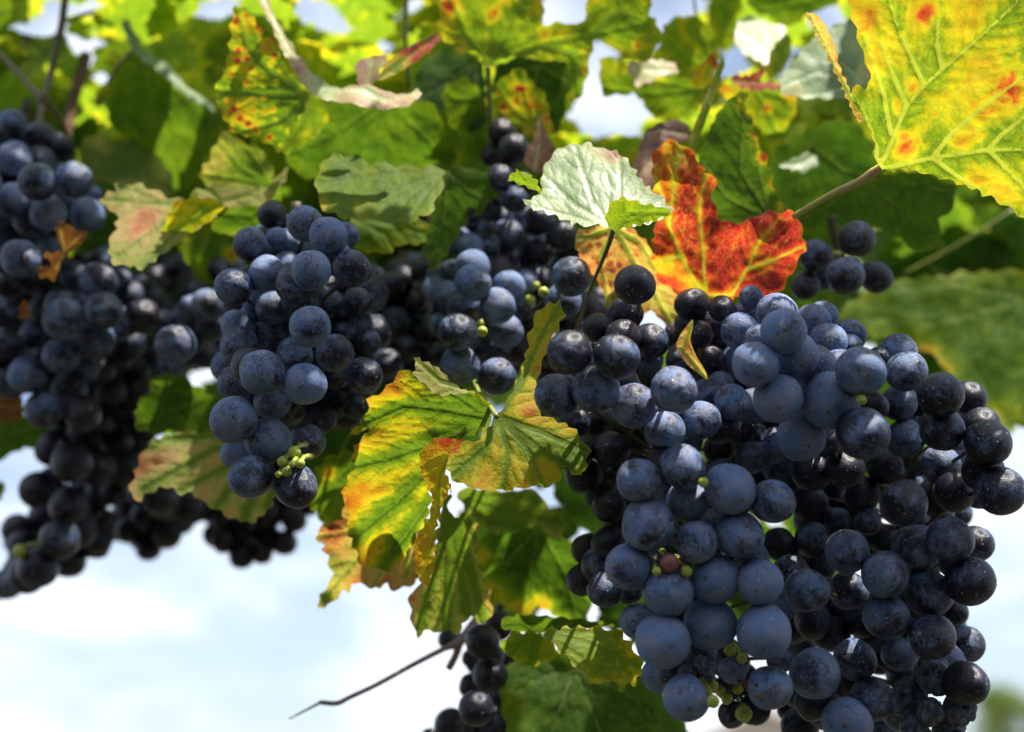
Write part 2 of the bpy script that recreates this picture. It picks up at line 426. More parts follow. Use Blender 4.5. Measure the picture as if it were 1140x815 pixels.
# ------------------------------------------------------------------ grapes
def grape_mesh(i):
    bm = bmesh.new(); r = random.Random(100 + i); S, N = 28, 18
    elong = r.uniform(1.0, 1.15); prof = []
    rings = []
    top = None
    for k in range(N + 1):
        th = math.pi * k / N
        rr, z = math.sin(th), math.cos(th) * elong
        if th < .14: z -= .022 * (1 - th / .14)               # shallow dimple round the scar
        if th > math.pi - .35: z += .02 * (1 - (math.pi - th) / .35)   # dimple at the stalk
        prof.append((rr, z))
    for k, (rr, z) in enumerate(prof):
        if k in (0, N): rings.append([bm.verts.new((0, 0, z))])
        else: rings.append([bm.verts.new((rr * math.cos(2 * math.pi * j / S), rr * math.sin(2 * math.pi * j / S), z)) for j in range(S)])
    for k in range(N):
        a, b = rings[k], rings[k + 1]
        for j in range(S):
            if len(a) == 1: bm.faces.new((a[0], b[j], b[(j + 1) % S]))
            elif len(b) == 1: bm.faces.new((a[j], b[0], a[(j + 1) % S]))
            else: bm.faces.new((a[j], b[j], b[(j + 1) % S], a[(j + 1) % S]))
    for v in bm.verts:
        d = noise.noise(v.co * .9 + Vector((i * 7.7, 0, 0))) * .085 + noise.noise(v.co * 2.1 + Vector((0, i * 3.3, 0))) * .014
        v.co *= 1 + d
    # the scar: a small raised button at the tip
    zt = rings[0][0].co.z
    c = bm.verts.new((0, 0, zt + .030)); ra = .050 * r.uniform(.8, 1.3)
    r1 = [bm.verts.new((ra * math.cos(2 * math.pi * j / 8), ra * math.sin(2 * math.pi * j / 8), zt + .018)) for j in range(8)]
    r2 = [bm.verts.new((ra * 2.0 * math.cos(2 * math.pi * j / 8), ra * 2.0 * math.sin(2 * math.pi * j / 8), zt - .012)) for j in range(8)]
    for j in range(8):
        f = bm.faces.new((c, r1[j], r1[(j + 1) % 8])); f.material_index = 1
        f = bm.faces.new((r1[j], r2[j], r2[(j + 1) % 8], r1[(j + 1) % 8])); f.material_index = 2
    bmesh.ops.recalc_face_normals(bm, faces=bm.faces[:])
    me = bpy.data.meshes.new('grape'); bm.to_mesh(me); bm.free()
    me.polygons.foreach_set('use_smooth', np.ones(len(me.polygons), bool))
    me.materials.append(M['grape']); me.materials.append(M['scar']); me.materials.append(M['ring'])
    return me

def raisin_mesh(i):
    bm = bmesh.new(); bmesh.ops.create_icosphere(bm, subdivisions=5, radius=1)
    o = Vector((i * 5.1, i * 2.3, 1))
    for v in bm.verts:
        p = v.co.copy(); q = p + Vector((noise.noise(p * 1.3 + o), noise.noise(p * 1.3 + o * 2), noise.noise(p * 1.3 + o * 3))) * .5
        ridge = 1 - abs(noise.noise(q * 1.5 + o)) * 2.0
        ridge2 = 1 - abs(noise.noise(q * 3.1 + o)) * 2.0
        v.co = p * (.82 + .20 * ridge + .06 * ridge2 + .16 * noise.noise(p * 1.1 + o))
    me = bpy.data.meshes.new('shrivelled_grape'); bm.to_mesh(me); bm.free()
    me.polygons.foreach_set('use_smooth', np.ones(len(me.polygons), bool)); me.materials.append(M['raisin'])
    return me

def berry_mesh(i, mat, pear=False):
    bm = bmesh.new(); bmesh.ops.create_uvsphere(bm, u_segments=16, v_segments=12, radius=1)
    for v in bm.verts:
        if pear and v.co.z < 0: v.co.x *= 1 + v.co.z * .72; v.co.y *= 1 + v.co.z * .72; v.co.z *= 1.5
        v.co *= 1 + .06 * noise.noise(v.co * 1.5 + Vector((i * 3, 0, 0)))
        if v.co.z > .93: v.co.z -= .05
    me = bpy.data.meshes.new('unripe_berry'); bm.to_mesh(me); bm.free()
    me.polygons.foreach_set('use_smooth', np.ones(len(me.polygons), bool)); me.materials.append(M[mat])
    return me

GM = [grape_mesh(i) for i in range(7)]
RM = [raisin_mesh(i) for i in range(4)]
BM_ = [berry_mesh(i, 'unripe') for i in range(3)]
PEAR = berry_mesh(9, 'unripe', True); PINK = berry_mesh(5, 'pinkberry')
GR = 0.0076                                 # radius of a full-grown grape in metres
PX = []
PLACED = []                                 # every grape so far: centre, radius

def bunch(label, base, grapes, bloom_shade=.55, berries=(), raisins=(), spread=.6, fill=0, fill_d=.016, stem=None, clampd=(.03, .03), red=(), sqz=.93, fbox=None):  # less wax on inner and shadowed grapes stands in for shade
    """grapes: (x, y, radius px[, bloom[, depth shift mm]]) in photo pixels, pushed apart in depth so that none overlap."""
    items = []
    big = sorted(g[2] for g in grapes if g[2] > 16.5) or [16]
    own = big[len(big) // 2] * 1.03 * K * base      # usual grape radius in this bunch
    for gtuple in grapes:
        x, y, r = gtuple[:3]
        r *= 1.13 if 11.5 < r < 18.5 and len(gtuple) < 4 else 1.03
        bl = gtuple[3] if len(gtuple) > 3 and gtuple[3] is not None else bloom_shade + rng.uniform(-.16, .16)
        dz = gtuple[4] / 1000 if len(gtuple) > 4 else 0
        Ds = own / (r * K) if r > 16.5 else base + .020 / spread
        D = base + max(-clampd[0], min(clampd[1], (Ds - base) * spread)) + dz
        items.append([D, x, y, r, bl, 'grape'])
    for x, y, r in raisins: items.append([base - .024, x, y, r, .4, 'shrivelled_grape'])
    items.sort(key=lambda a: a[0])
    mine = []
    def settle(x, y, r, D, sq):
        for _ in range(80):
            p = P(x, y, D); rad = r * K * D
            if all((p - c).length >= (rad + rc) * sq for c, rc in PLACED): break
            D += .0012
        return p, rad, D
    for D, x, y, r, bl, kind in items:
        p, rad, D = settle(x, y, r, D, sqz)
        PLACED.append((p, rad)); mine.append((p, rad, bl, kind, D, x, y))
    PX.extend((m[5], m[6], m[1] / (K * m[4]), m[4]) for m in mine)
    A_ = np.array(PX)
    def within(x, y, need=5):                # enclosed by the grapes around it, not beyond the outline
        dx, dy = A_[:, 0] - x, A_[:, 1] - y; d = np.hypot(dx, dy)
        if (d < A_[:, 2] * 1.04).any(): return True
        k = d < 78
        return len(set(((np.arctan2(dy[k], dx[k]) + math.pi) / 1.0472).astype(int) % 6)) >= need
    # grapes further in, glimpsed between the outer ones, given less wax to darken the gaps like shade: first where a gap would show, then at random
    got = 0; tries = 0; spots_ = []
    L_ = np.array([(m[5], m[6]) for m in mine])
    for gx_ in np.arange(L_[:, 0].min() - 10, L_[:, 0].max() + 10, 9.0):
        for gy_ in np.arange(L_[:, 1].min() - 10, L_[:, 1].max() + 10, 9.0):
            d = np.hypot(A_[:, 0] - gx_, A_[:, 1] - gy_)
            if (d > A_[:, 2] - 2).all() and np.hypot(L_[:, 0] - gx_, L_[:, 1] - gy_).min() < 45 and within(gx_, gy_, 6): spots_.append((gx_, gy_))
    rng.shuffle(spots_)
    while len(mine) < 99 and (spots_ or got < fill) and tries < 1500:
        tries += 1
        if spots_:
            x, y = spots_.pop(); b = min(mine, key=lambda m: math.hypot(m[5] - x, m[6] - y))
            if any(math.hypot(m[5] - x, m[6] - y) < m[1] / (K * m[4]) - 3 for m in mine): continue
            x += rng.uniform(-4, 4); y += rng.uniform(-4, 4)
        else:
            b = rng.choice(mine); x, y = b[5] + rng.uniform(-20, 20), b[6] + rng.uniform(-20, 20)
        r = rng.uniform(18, 23)
        if not all(within(x + r * .95 * math.cos(k * .785), y + r * .95 * math.sin(k * .785)) for k in range(8)): 
            r *= .72
            if not all(within(x + r * .95 * math.cos(k * .785), y + r * .95 * math.sin(k * .785)) for k in range(8)): continue
        p, rad, D = settle(x, y, r, b[4] + fill_d, .80)
        if D > b[4] + fill_d + .045: continue
        PLACED.append((p, rad)); mine.append((p, rad, rng.uniform(.2, .5), 'grape', D, x, y)); got += 1
    xs = [m[5] for m in mine]; ys = [m[6] for m in mine]; ds = [m[4] for m in mine]
    if stem is None: stem = [(sum(xs) / len(xs), min(ys) - 14), (sum(xs) / len(xs), sum(ys) / len(ys)), (sum(xs) / len(xs), max(ys) - 8)]
    dm = sorted(ds)[int(len(ds) * .8)] + .010
    org = P(stem[0][0], stem[0][1], dm)
    root = tag(empty('grape_bunch', org), label, 'grapes', 'bunches of dark grapes hanging on the vine')
    axis = []
    for (x0, y0), (x1, y1) in zip(stem, stem[1:]):
        for k in range(8): axis.append(P(x0 + (x1 - x0) * k / 8, y0 + (y1 - y0) * k / 8, dm))
    axis.append(P(stem[-1][0], stem[-1][1], dm))
    # stalks
    parts = [tube_mesh('s', [P(x, y, dm) for x, y in stem], [.0019 - .0010 * i / len(stem) for i in range(len(stem))], 'stalk', org, 7, 5)]
    for j, (p, rad, bl, kind, D, x, y) in enumerate(mine):
        tgt = min(axis, key=lambda a: (a - p).length + .6 * max(0, a.z - p.z))
        out = p - tgt
        view = (CAM - p).normalized()
        d = (out.normalized() * .8 + view * .45 + Vector((rng.uniform(-.5, .5), rng.uniform(-.4, .4), rng.uniform(-1.0, .0)))).normalized()
        foot = p - d * rad * .93
        mid = (foot + tgt) / 2 + Vector((0, .002, .002))
        parts.append(tube_mesh('s', [tgt, mid, foot], [.0008, .0006, .0008], 'stalk', org, 5, 3))
        rot = d.to_track_quat('Z', 'Y').to_euler(); 
        if kind == 'grape': me = GM[j % len(GM)]
        else: me = RM[j % len(RM)]
        o = link(kind, me, root, p - org); o.scale = (rad, rad, rad * rng.uniform(.97, 1.04)); o.rotation_euler = rot
        o['bloom_shade'] = float(bl)
    bm = bmesh.new()
    for me in parts: bm.from_mesh(me); bpy.data.meshes.remove(me)
    me = bpy.data.meshes.new('stem'); bm.to_mesh(me); bm.free()
    me.polygons.foreach_set('use_smooth', np.ones(len(me.polygons), bool)); me.materials.append(M['stalk'])
    link('stem', me, root)
    for k, bt in enumerate(berries):
        x, y, r, dz = bt[:4]; kind = bt[4] if len(bt) > 4 else 'unripe'
        near = min(mine, key=lambda m: math.hypot(m[5] - x, m[6] - y) - (m[1] / (K * m[4])) * .0)
        D = min([m[4] for m in mine if math.hypot(m[5] - x, m[6] - y) < m[1] / (K * m[4]) + r] or [near[4]]) + dz / 1000
        for _ in range(40):
            p = P(x, y, D); rad = r * K * D
            if all((p - c).length >= (rad + rc) * .97 for c, rc in PLACED): break
            D -= .0008
        me = PEAR if kind == 'pear' else PINK if kind == 'pink' else BM_[k % 3]
        o = link('unripe_berry', me, root, p - org); o.scale = (rad, rad, rad)
        o.rotation_euler = (Vector((rng.uniform(-.4, .4), -.5, -.8)) if kind == 'pear' else Vector((rng.uniform(-1, 1), -1, rng.uniform(-1, .3)))).to_track_quat('Z', 'Y').to_euler()
        if kind == 'pink': o['label'] = 'half ripe pinkish berry'
        back = p + Vector((0, .008, .004))
        link('berry_stalk', tube_mesh('berry_stalk', [p + Vector((0, rad * .7, rad * .5)), back, back + Vector((0, .014, .004))], [.0006, .0007, .0009], 'unripe', org, 6, 3), root)
    return root, org

# --- the big group on the right, nearest the camera
B1 = [(707,317,22,.15),(697,349,19,.2),(665,365,16,.0),(693,376,20,.2),(724,380,20,.35),(718,399,20,.45),(634,393,25,.35),(686,397,25,.4),(663,433,26,.6),(750,434,25,.6),
      (620,440,24,.5,6),(706,452,25,.6,4),(740,480,22,.6),(781,468,21,.6),(787,437,16,.5),(760,519,24,.6),(711,535,24,.6),(678,563,18,.1),(678,604,18,.15),(765,557,23,.7),
      (722,584,29,.65),(775,604,24,.65),(813,545,28,.75),(805,528,18,.6,8),(861,558,24,.55),(823,595,26,.6),(701,631,26,.65),(675,656,20,.4),(700,657,15,.4),(744,660,26,.65),
      (796,645,27,.8),(846,649,25,.9),(869,672,18,.7),(711,692,20,.7),(738,714,30,.95),(791,694,28.5,1.0),(850,703,30,.8),(735,752,20,.7),(763,776,25,.75),(857,766,24,.6),(868,735,14,.6),
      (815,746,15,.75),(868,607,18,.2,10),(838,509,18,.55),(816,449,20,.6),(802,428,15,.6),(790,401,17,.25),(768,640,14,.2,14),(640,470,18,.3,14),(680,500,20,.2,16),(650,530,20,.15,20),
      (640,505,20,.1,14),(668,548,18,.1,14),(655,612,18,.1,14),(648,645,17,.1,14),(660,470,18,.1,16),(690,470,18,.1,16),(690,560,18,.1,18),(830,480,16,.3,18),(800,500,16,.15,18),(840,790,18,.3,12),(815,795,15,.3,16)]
bunch('nearest bunch, in the big right hand group, with tiny green berries at its tip', .425, B1, .6,
      berries=[(794,781,7.5,-8),(802,770,6,-9),(809,778,6.5,-10),(794,763,6,-4),(828,794,10,-6,'pear'),(813,724,7,-2),(826,733,6,-4),(821,767,6,-6),(745,627,11,0,'pink'),(731,636,5,-6),(764,636,7,-2),(783,537,6,-6)],
      raisins=[(765,749,10),(785,739,12)], fill=20, stem=[(690,300),(700,370),(735,480),(770,620),(795,770)])

B2 = [(824,369,21,.6),(833,350,17,.6),(836,331,13,.6),(865,348,22,.75),(872,369,25,.75),(906,357,19,.65),(917,353,17,.6,4),(946,373,18,.5),(922,381,21,.7),(946,386,14,.55),
      (820,402,20,.65),(841,406,25,.75),(886,394,25,.75),(906,409,25,.6),(958,413,27,.65),(866,444,27,.8),(838,453,20,.65,4),(925,447,31,.7),(892,487,27,.8),(864,495,19,.6),(961,483,29,.35),
      (973,452,16,.2),(978,400,14,.2),(770,339,18,.15),(803,343,14,.0),(779,373,15,.1,6),(900,430,20,.4,20),(850,430,18,.4,20),(940,520,22,.1,8),(905,525,22,.15,14)]
bunch('bunch of frosted blue grapes jutting towards the camera just below the red leaf', .424, B2, .65, berries=[(959,445,6,-4)], fill=14, stem=[(850,318),(880,370),(910,440),(930,500)])

B3 = [(1001,448,20,0.57),(1009,414,22,0.53),(999,393,21,0.57),(1047,440,25,0.33),(1079,443,19,0.09),(1049,478,24,0.41),(1007,487,20,0.53),(1093,474,20,0.25),(1100,493,25,0.29),(1048,518,21,0.53),
      (1094,523,23,0.29),(1114,546,27,0.41),(1063,548,22,0.17,6),(1043,553,20,0.09,10),(1006,560,26,0.33),(1027,548,18,0.57,6),(966,581,15,0.49),(960,550,19,0.25),(984,600,17,0.25,6),(1058,600,25,0.41),(1086,606,20,0.33),
      (1019,611,26,0.49),(1080,647,27,0.33),(985,640,26,0.57),(1034,661,26,0.49),(987,686,25,0.53),(945,657,21,0.53),(943,614,24,0.57),(898,657,24,0.57),(905,601,20,0.41,6),(932,580,15,0.41,10),
      (907,750,28,0.65),(951,734,23,0.49,5),(971,778,24,0.45),(943,804,27,0.81),(984,816,16,0.65),(1001,728,19,0.69),(1004,748,18,0.49,5),(1037,709,25,0.41),(1076,718,20,0.49),(1075,761,24,0.17),(1064,682,14,0.17),
      (905,692,20,0.33,12),(925,706,20,0.25,14),(890,808,20,0.33,8),(985,520,20,0.25,12),(1020,585,18,0.17,14),(960,690,20,0.25,16),(1020,690,20,0.25,16),(900,560,20,0.25,18),(1030,630,18,0.25,16)]
bunch('rightmost big bunch, with black shrivelled grapes at its lower end against the white sky', .445, B3, .5, spread=.5,
      raisins=[(1039,752,22),(1010,777,21),(1068,789,18),(1036,793,15),(1018,812,17),(1056,813,19)], fill=16, stem=[(1000,380),(1010,470),(1000,600),(1010,700),(1020,800)])

C2 = [(508,267,15),(523,273,13),(542,274,14),(565,262,16),(562,288,16),(526,297,19),(526,314,20),(566,320,17),(586,314,12),(498,328,14),(485,322,13),(487,309,12),(516,341,19),(554,341,18),(581,343,13),
      (510,370,21),(563,368,19),(492,362,13),(537,387,15),(561,389,8.5),(512,406,21),(553,419,21),(556,198,15,.4),(580,205,16,.2,8),(519,235,16,.25),(545,232,14,.3),(573,222,15,.4),
      (542,258,13,.4),(636,308,22,.5),(627,336,20,.55),(600,245,17,.2,6),(625,262,18,.2,8),(600,282,17,.1,10),(640,280,18,.1,10),(648,340,18,.1,8),(590,360,17,.1,10),(575,390,16,.1,10),(655,385,18,.1,16),(610,350,15,.2,16)]
bunch('middle bunch half in shadow under the pale green leaf', .500, C2, .55, berries=[(605,325,6,-6),(597,318,4.5,-6),(590,334,6,-4),(535,360,5,-6),(537,369,6,-8)], fill=36, fill_d=.018,
      stem=[(585,120),(575,180),(560,270),(545,340),(530,420)])
bunch('few glossy black grapes beside the pinkish leaf, at the upper middle', .535, [(558,147,15,-.1),(572,166,17,-.2),(548,173,12,-.1),(562,183,12,-.1)], -.1, fill=0, stem=[(560,120),(562,165),(560,190)])

C3 = [(340,249,20,.6),(366,263,21,.65),(386,262,14,.5),(346,301,22,.7),(392,299,21,.4),(279,272,19,.5),(308,264,11),(319,269,13),(296,282,15),(297,304,18),(320,299,17),(303,239,16,-.2,8),
      (260,319,20),(285,334,14),(304,343,19),(265,364,19),(300,374,19),(345,364,23,.65),(326,362,19),(369,341,18,.45),(398,336,16,.4),(266,383,18),(252,408,17,.6),(292,415,25,.6),(262,427,18),
      (328,395,20,.5),(373,393,21,.45),(340,427,23,.75),(303,447,20),(331,457,10,.1),(260,467,26,.65),(277,446,12),(299,490,25,.65),(342,492,20,.45),(358,466,17,.2),(376,448,17,.2),(374,421,13,.2),
      (279,531,24,.5),(265,505,17),(330,542,23,.4),(405,418,20,.4,2),(385,460,18,.2,6),(397,452,15,.2,4),(409,382,15,.35),(385,372,13,.4)]
bunch('sharp bunch left of the centre, tapering down to green berries over an orange tinged leaf', .455, C3, .6,
      berries=[(315,514,6.5,-12),(328,503,7,-12),(334,516,5.5,-12),(325,517,4,-14),(319,525,5.5,-12),(310,528,4,-8)], fill=40, stem=[(330,225),(325,300),(312,400),(305,530)])
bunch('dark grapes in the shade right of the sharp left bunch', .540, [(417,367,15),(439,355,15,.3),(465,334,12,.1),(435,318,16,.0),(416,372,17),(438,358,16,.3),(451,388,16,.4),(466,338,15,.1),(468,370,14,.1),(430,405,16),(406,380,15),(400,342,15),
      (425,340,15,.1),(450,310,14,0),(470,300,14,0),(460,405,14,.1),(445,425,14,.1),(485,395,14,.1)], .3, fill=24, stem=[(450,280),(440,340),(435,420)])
bunch('loose blurred grapes left of the sharp bunch, below the pink tinged leaf', .565, [(195,384,22,.6,-14),(215,345,17,.4),(235,362,18,.4),(214,376,17,.4),(250,330,15,.3),(228,395,16,.4),(180,360,14,.3),(192,408,14),(205,354,13),(227,372,13),(232,340,17),(221,326,12),(244,300,13,.3),(263,297,11),(206,352,12),(245,350,16,.3,10),(205,372,14,.1,10),
      (215,395,15,.1,12),(240,385,16,.1,12)], .5, fill=6, spread=.3, stem=[(245,270),(225,330),(205,400)])
bunch('dim small grapes in the gap behind the pink tinged leaf', .62, [(203,295,12),(195,300,14),(190,315,14),(182,290,14),(205,318,12),(175,310,13),(180,335,13),(195,335,12)], .3, fill=4, stem=[(195,270),(190,300),(190,335)])

A4 = [(14,137,14),(-4,148,15),(46,153,16),(71,163,11,.1),(29,156,16),(16,176,17),(8,190,16,.1),(45,182,17),(42,203,21,.45),(83,200,20,.5),(60,195,15),(14,223,19),(54,237,18),(97,239,19),(105,215,8),(0,240,13),
      (23,288,21,.55),(0,265,15),(31,268,16),(54,276,12),(8,318,15,.1),(-3,346,19,.4),(30,310,16,.1,6),(75,255,16,.1,8),(-20,200,18),(-22,300,19),(-25,250,18),(-28,160,16),(-28,350,18)]
bunch('large blurred bunch at the upper left edge, with a dried brown leaf on it', .555, A4, .58, spread=.7, fill=30, stem=[(30,110),(25,200),(10,300),(0,350)])
E5 = [(82,306,14),(110,313,20),(136,311,11),(80,333,13),(71,356,23,.6),(115,346,21,.5),(145,328,15,.3),(158,352,20,-.1),(158,315,13,.2),(107,376,20,.5),(144,382,18,.35),(68,396,20,.5),(36,374,14,.4),(30,418,20,.5),(8,385,19,.4),(12,425,19,.35),(50,345,17,.3,8),(-12,405,19,.3),(150,440,18,.2,8),(135,455,17,.1,8),(165,420,17,.2,8),(110,470,17,.1,8),
      (78,433,19,.4),(111,412,18,.2),(48,456,20,.5),(92,460,20,.1),(123,435,18,.05),(50,400,16,.2,8),(130,400,16,.1,8),(100,435,17,.1,10),(150,410,16,0,8),(60,425,16,.1,8)]
bunch('blurred bunch at the left below the pale leaf, its lower part sunk in shadow', .570, E5, .55, fill=30, stem=[(125,290),(100,350),(80,400),(60,460)])
F6 = [(76,563,21,.2),(66,601,22,.35),(42,545,20,0),(20,590,18,.2),(25,606,16,.1),(50,575,18,.1),(108,600,16,.2),(106,578,17,.1),(118,575,8,0),(112,550,17,0),(80,515,22,0),(110,522,20,0),(60,500,20,0),(130,490,18,0),(140,522,20,0),
      (42,632,22,.3),(8,650,17,.3),(77,625,18,.3),(107,607,15,.1),(30,650,10,.2),(-15,660,16,.3),(95,485,20,0),(70,480,16,0),(150,500,17,0),(128,548,15,0),(160,478,16,0)]
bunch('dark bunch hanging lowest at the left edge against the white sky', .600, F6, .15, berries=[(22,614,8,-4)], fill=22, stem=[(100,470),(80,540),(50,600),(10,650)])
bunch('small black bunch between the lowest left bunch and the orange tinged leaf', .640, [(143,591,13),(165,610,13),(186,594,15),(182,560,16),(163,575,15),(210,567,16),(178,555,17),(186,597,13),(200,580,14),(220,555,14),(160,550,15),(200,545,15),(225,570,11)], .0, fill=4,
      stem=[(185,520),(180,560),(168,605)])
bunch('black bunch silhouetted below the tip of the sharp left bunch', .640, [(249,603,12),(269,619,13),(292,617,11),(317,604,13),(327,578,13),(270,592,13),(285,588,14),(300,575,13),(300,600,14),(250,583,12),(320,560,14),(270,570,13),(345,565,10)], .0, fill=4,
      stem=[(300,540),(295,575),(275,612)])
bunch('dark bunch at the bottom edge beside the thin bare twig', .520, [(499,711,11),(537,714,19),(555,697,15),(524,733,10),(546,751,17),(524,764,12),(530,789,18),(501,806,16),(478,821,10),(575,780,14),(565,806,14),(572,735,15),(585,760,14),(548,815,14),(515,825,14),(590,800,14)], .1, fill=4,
      stem=[(560,660),(548,715),(535,765),(510,810)])
bunch('small separate bunch of five grapes at the right, against green leaves', .490, [(954,266,20,.25),(908,284,18,.4),(941,307,21,.5),(974,308,17.5,.3),(897,318,16,.3)], .4, berries=[(932,283,4,4)], stem=[(925,240),(932,275),(935,300)], spread=.3)
# ------------------------------------------------------------------ the leaves one can tell apart
# 1 big yellow leaf, upper right
leaf(lit=1, label='big yellow autumn leaf with red blotches and pale veins, at the upper right corner',
     pieces=[dict(b=(976,189), D=.425, g=(.10,.55), q=(.06,.05,0), tooth=3.2, lam=15, step=3.6, wave=7, quilt=3.2, vw=1.6, gapw=24, h=(.31,.27,.02), hn=.15, spot=.10,
           o=[(976,190),(973,153),(966,139),(958,128),(950,114),(946,104),(956,93),(963,100),(971,90),(966,74),(958,52),(950,21),(942,-3),(975,-50),(1030,-90),(1100,-120),(1180,-110),(1240,-60),(1275,20),(1290,100),(1265,180),(1245,250),(1200,276),(1140,241),(1093,214),(1064,203),(1025,191),(1000,190)],
           v=[[(976,189),(987,172),(1009,118),(1029,95),(1049,77),(1087,45),(1130,5),(1160,-60)],[(976,189),(1000,184),(1038,176),(1100,167),(1140,166),(1220,170),(1270,170)],
              [(1038,176),(1060,148),(1090,122),(1140,85),(1220,30)],[(1100,167),(1115,150),(1140,131),(1200,110)],[(1038,176),(1060,192),(1090,213),(1140,243),(1190,268)],[(1100,167),(1120,187),(1145,213)],
              [(976,189),(976,165),(967,137),(955,112)],[(992,150),(984,105),(972,70),(962,40)],[(1009,118),(995,85),(980,45)],[(1029,95),(1015,65),(1003,40),(990,0)],[(1049,77),(1043,50),(1045,20)]],
           patches=[(1120,130,26,.16),(1060,215,16,.16),(990,60,22,.12),(1075,95,40,.10),(1030,30,60,.12),(1100,10,60,.08),(1112,108,20,.20),(1092,124,12,.22),(1128,96,12,.18),(1066,160,12,.2),(1004,152,10,.24),(972,62,14,.16),(1000,110,12,.16),(1080,205,12,.22),(1105,222,12,.2),(1075,150,20,.22),(1130,90,20,.2),(1090,200,14,.2),(1120,215,25,.14),(1010,165,16,.34),(1035,12,10,.3),(1025,20,12,.2),(960,30,22,.18),(975,90,20,.16),(1017,96,8,.35),(998,126,10,.25),(1090,30,30,-.06)],
           spots=[(1110,112,24,.35),(960,40,20,.3)], mat='under'),
      dict(name='curled_lobe', b=(940,95), D=.425, g=(-.6,.3), tooth=1.8, lam=9, step=3, wave=4, h=(.60,.05,.08), hn=.1, mat='pale', spot=.5,
           o=[(897,12),(903,17),(908,14),(918,26),(926,42),(931,58),(935,76),(945,98),(956,120),(962,135),(956,136),(948,122),(941,104),(926,72),(915,52),(905,32)], v=[[(958,130),(935,85),(900,16)]])],
     petiole=[(884,241,.450,3.6),(905,228,.443,3.4),(930,214,.436,3.8),(955,203,.430,4.6),(972,192,.426,5.4),(980,186,.425,4.2)], pmat='petiole')

# 2 pale green leaf in the middle
leaf(lit=1, label='pale green leaf with lime folded tips, spread flat in the sun above the grapes',
     pieces=[dict(b=(683,256), D=.440, g=(.05,-.95), q=(.05,-.1,0), tooth=3.0, lam=12, step=3.2, wave=6, quilt=2, h=(.30,-.02,.04), hn=.08, mat='upper',
           o=[(683,256),(673,250),(644,252),(611,237),(579,226),(598,218),(605,206),(602,192),(615,172),(624,164),(637,161),(654,159),(670,166),(683,167),(696,175),(706,188),(712,201),(732,216),(752,236),(728,247),(700,252)],
           v=[[(683,256),(660,225),(640,163)],[(683,256),(640,228),(603,192)],[(683,256),(630,240),(580,226)],[(683,256),(690,215),(690,172)],[(683,256),(715,236),(751,236)]],
           patches=[(682,172,12,.42),(694,170,8,.36),(660,162,12,.22),(637,166,9,.18),(708,190,6,.25)]),
      dict(name='folded_lobe', b=(683,256), D=.432, g=(.15,.5), tooth=2.2, lam=10, step=2.6, wave=3, h=(.36,.03,.03), hn=.04, mat='autumn', label='lime green tip folded towards the camera',
           o=[(684,258),(673,246),(677,232),(682,223),(693,220),(712,226),(738,231),(750,236),(735,243),(722,248),(702,252)], v=[[(684,257),(700,237),(745,236)]]),
      dict(name='folded_lobe', b=(602,212), D=.436, g=(-.2,.4), tooth=2.4, lam=8, step=2.4, wave=3, h=(.36,.03,.03), hn=.04, mat='autumn', label='lime green tip folded towards the camera',
           o=[(564,200),(570,194),(576,188),(582,193),(589,193),(600,205),(603,216),(589,209),(576,204)], v=[[(603,214),(566,199)]])],
     petiole=[(683,255,.438,3.2),(678,272,.440,2.6),(670,292,.446,2.3),(658,320,.455,2.2),(648,350,.463,2.2),(640,372,.468,2.4)], pmat='petiole_brown')

# 3 red leaf
leaf(lit=1, label='crumpled red leaf with orange edges and yellow veins, beside the pale green leaf',
     pieces=[dict(b=(785,327), D=.470, g=(.10,.38), q=(.12,.06,.08), tooth=3.6, lam=17, step=3.2, wave=17, quilt=4, vw=.9, gapw=7, h=(.76,.20,-.06), hn=.07, mat='under', spot=.05,
           bumps=[(830,290,30,40,-14),(760,220,26,50,-12),(800,250,16,40,14)],
           o=[(790,336),(770,330),(754,326),(732,312),(725,289),(728,262),(731,240),(729,222),(727,195),(724,174),(735,161),(748,157),(764,161),(771,174),(782,182),(783,196),(792,191),(798,201),(793,214),(793,228),(803,246),(815,250),(823,247),(837,244),(849,237),(868,235),(886,236),(890,254),(898,273),(884,299),(868,325),(849,332),(823,329),(806,342)],
           v=[[(785,330),(772,312),(758,285),(745,252),(750,205),(757,162)],[(785,330),(815,328),(832,300),(846,268),(868,243)],[(785,330),(783,280),(778,230),(786,194)],[(832,300),(860,290),(895,274)],[(758,285),(742,290),(727,292)],[(745,252),(738,220),(727,195)]],
           patches=[(742,168,20,-.14),(752,200,14,-.05),(745,300,12,-.16),(770,318,14,-.10),(735,265,12,.06),(800,248,10,.12),(868,240,16,.08),(880,280,22,.10),(782,300,10,.22),(826,322,12,.15)])], pmat='petiole')

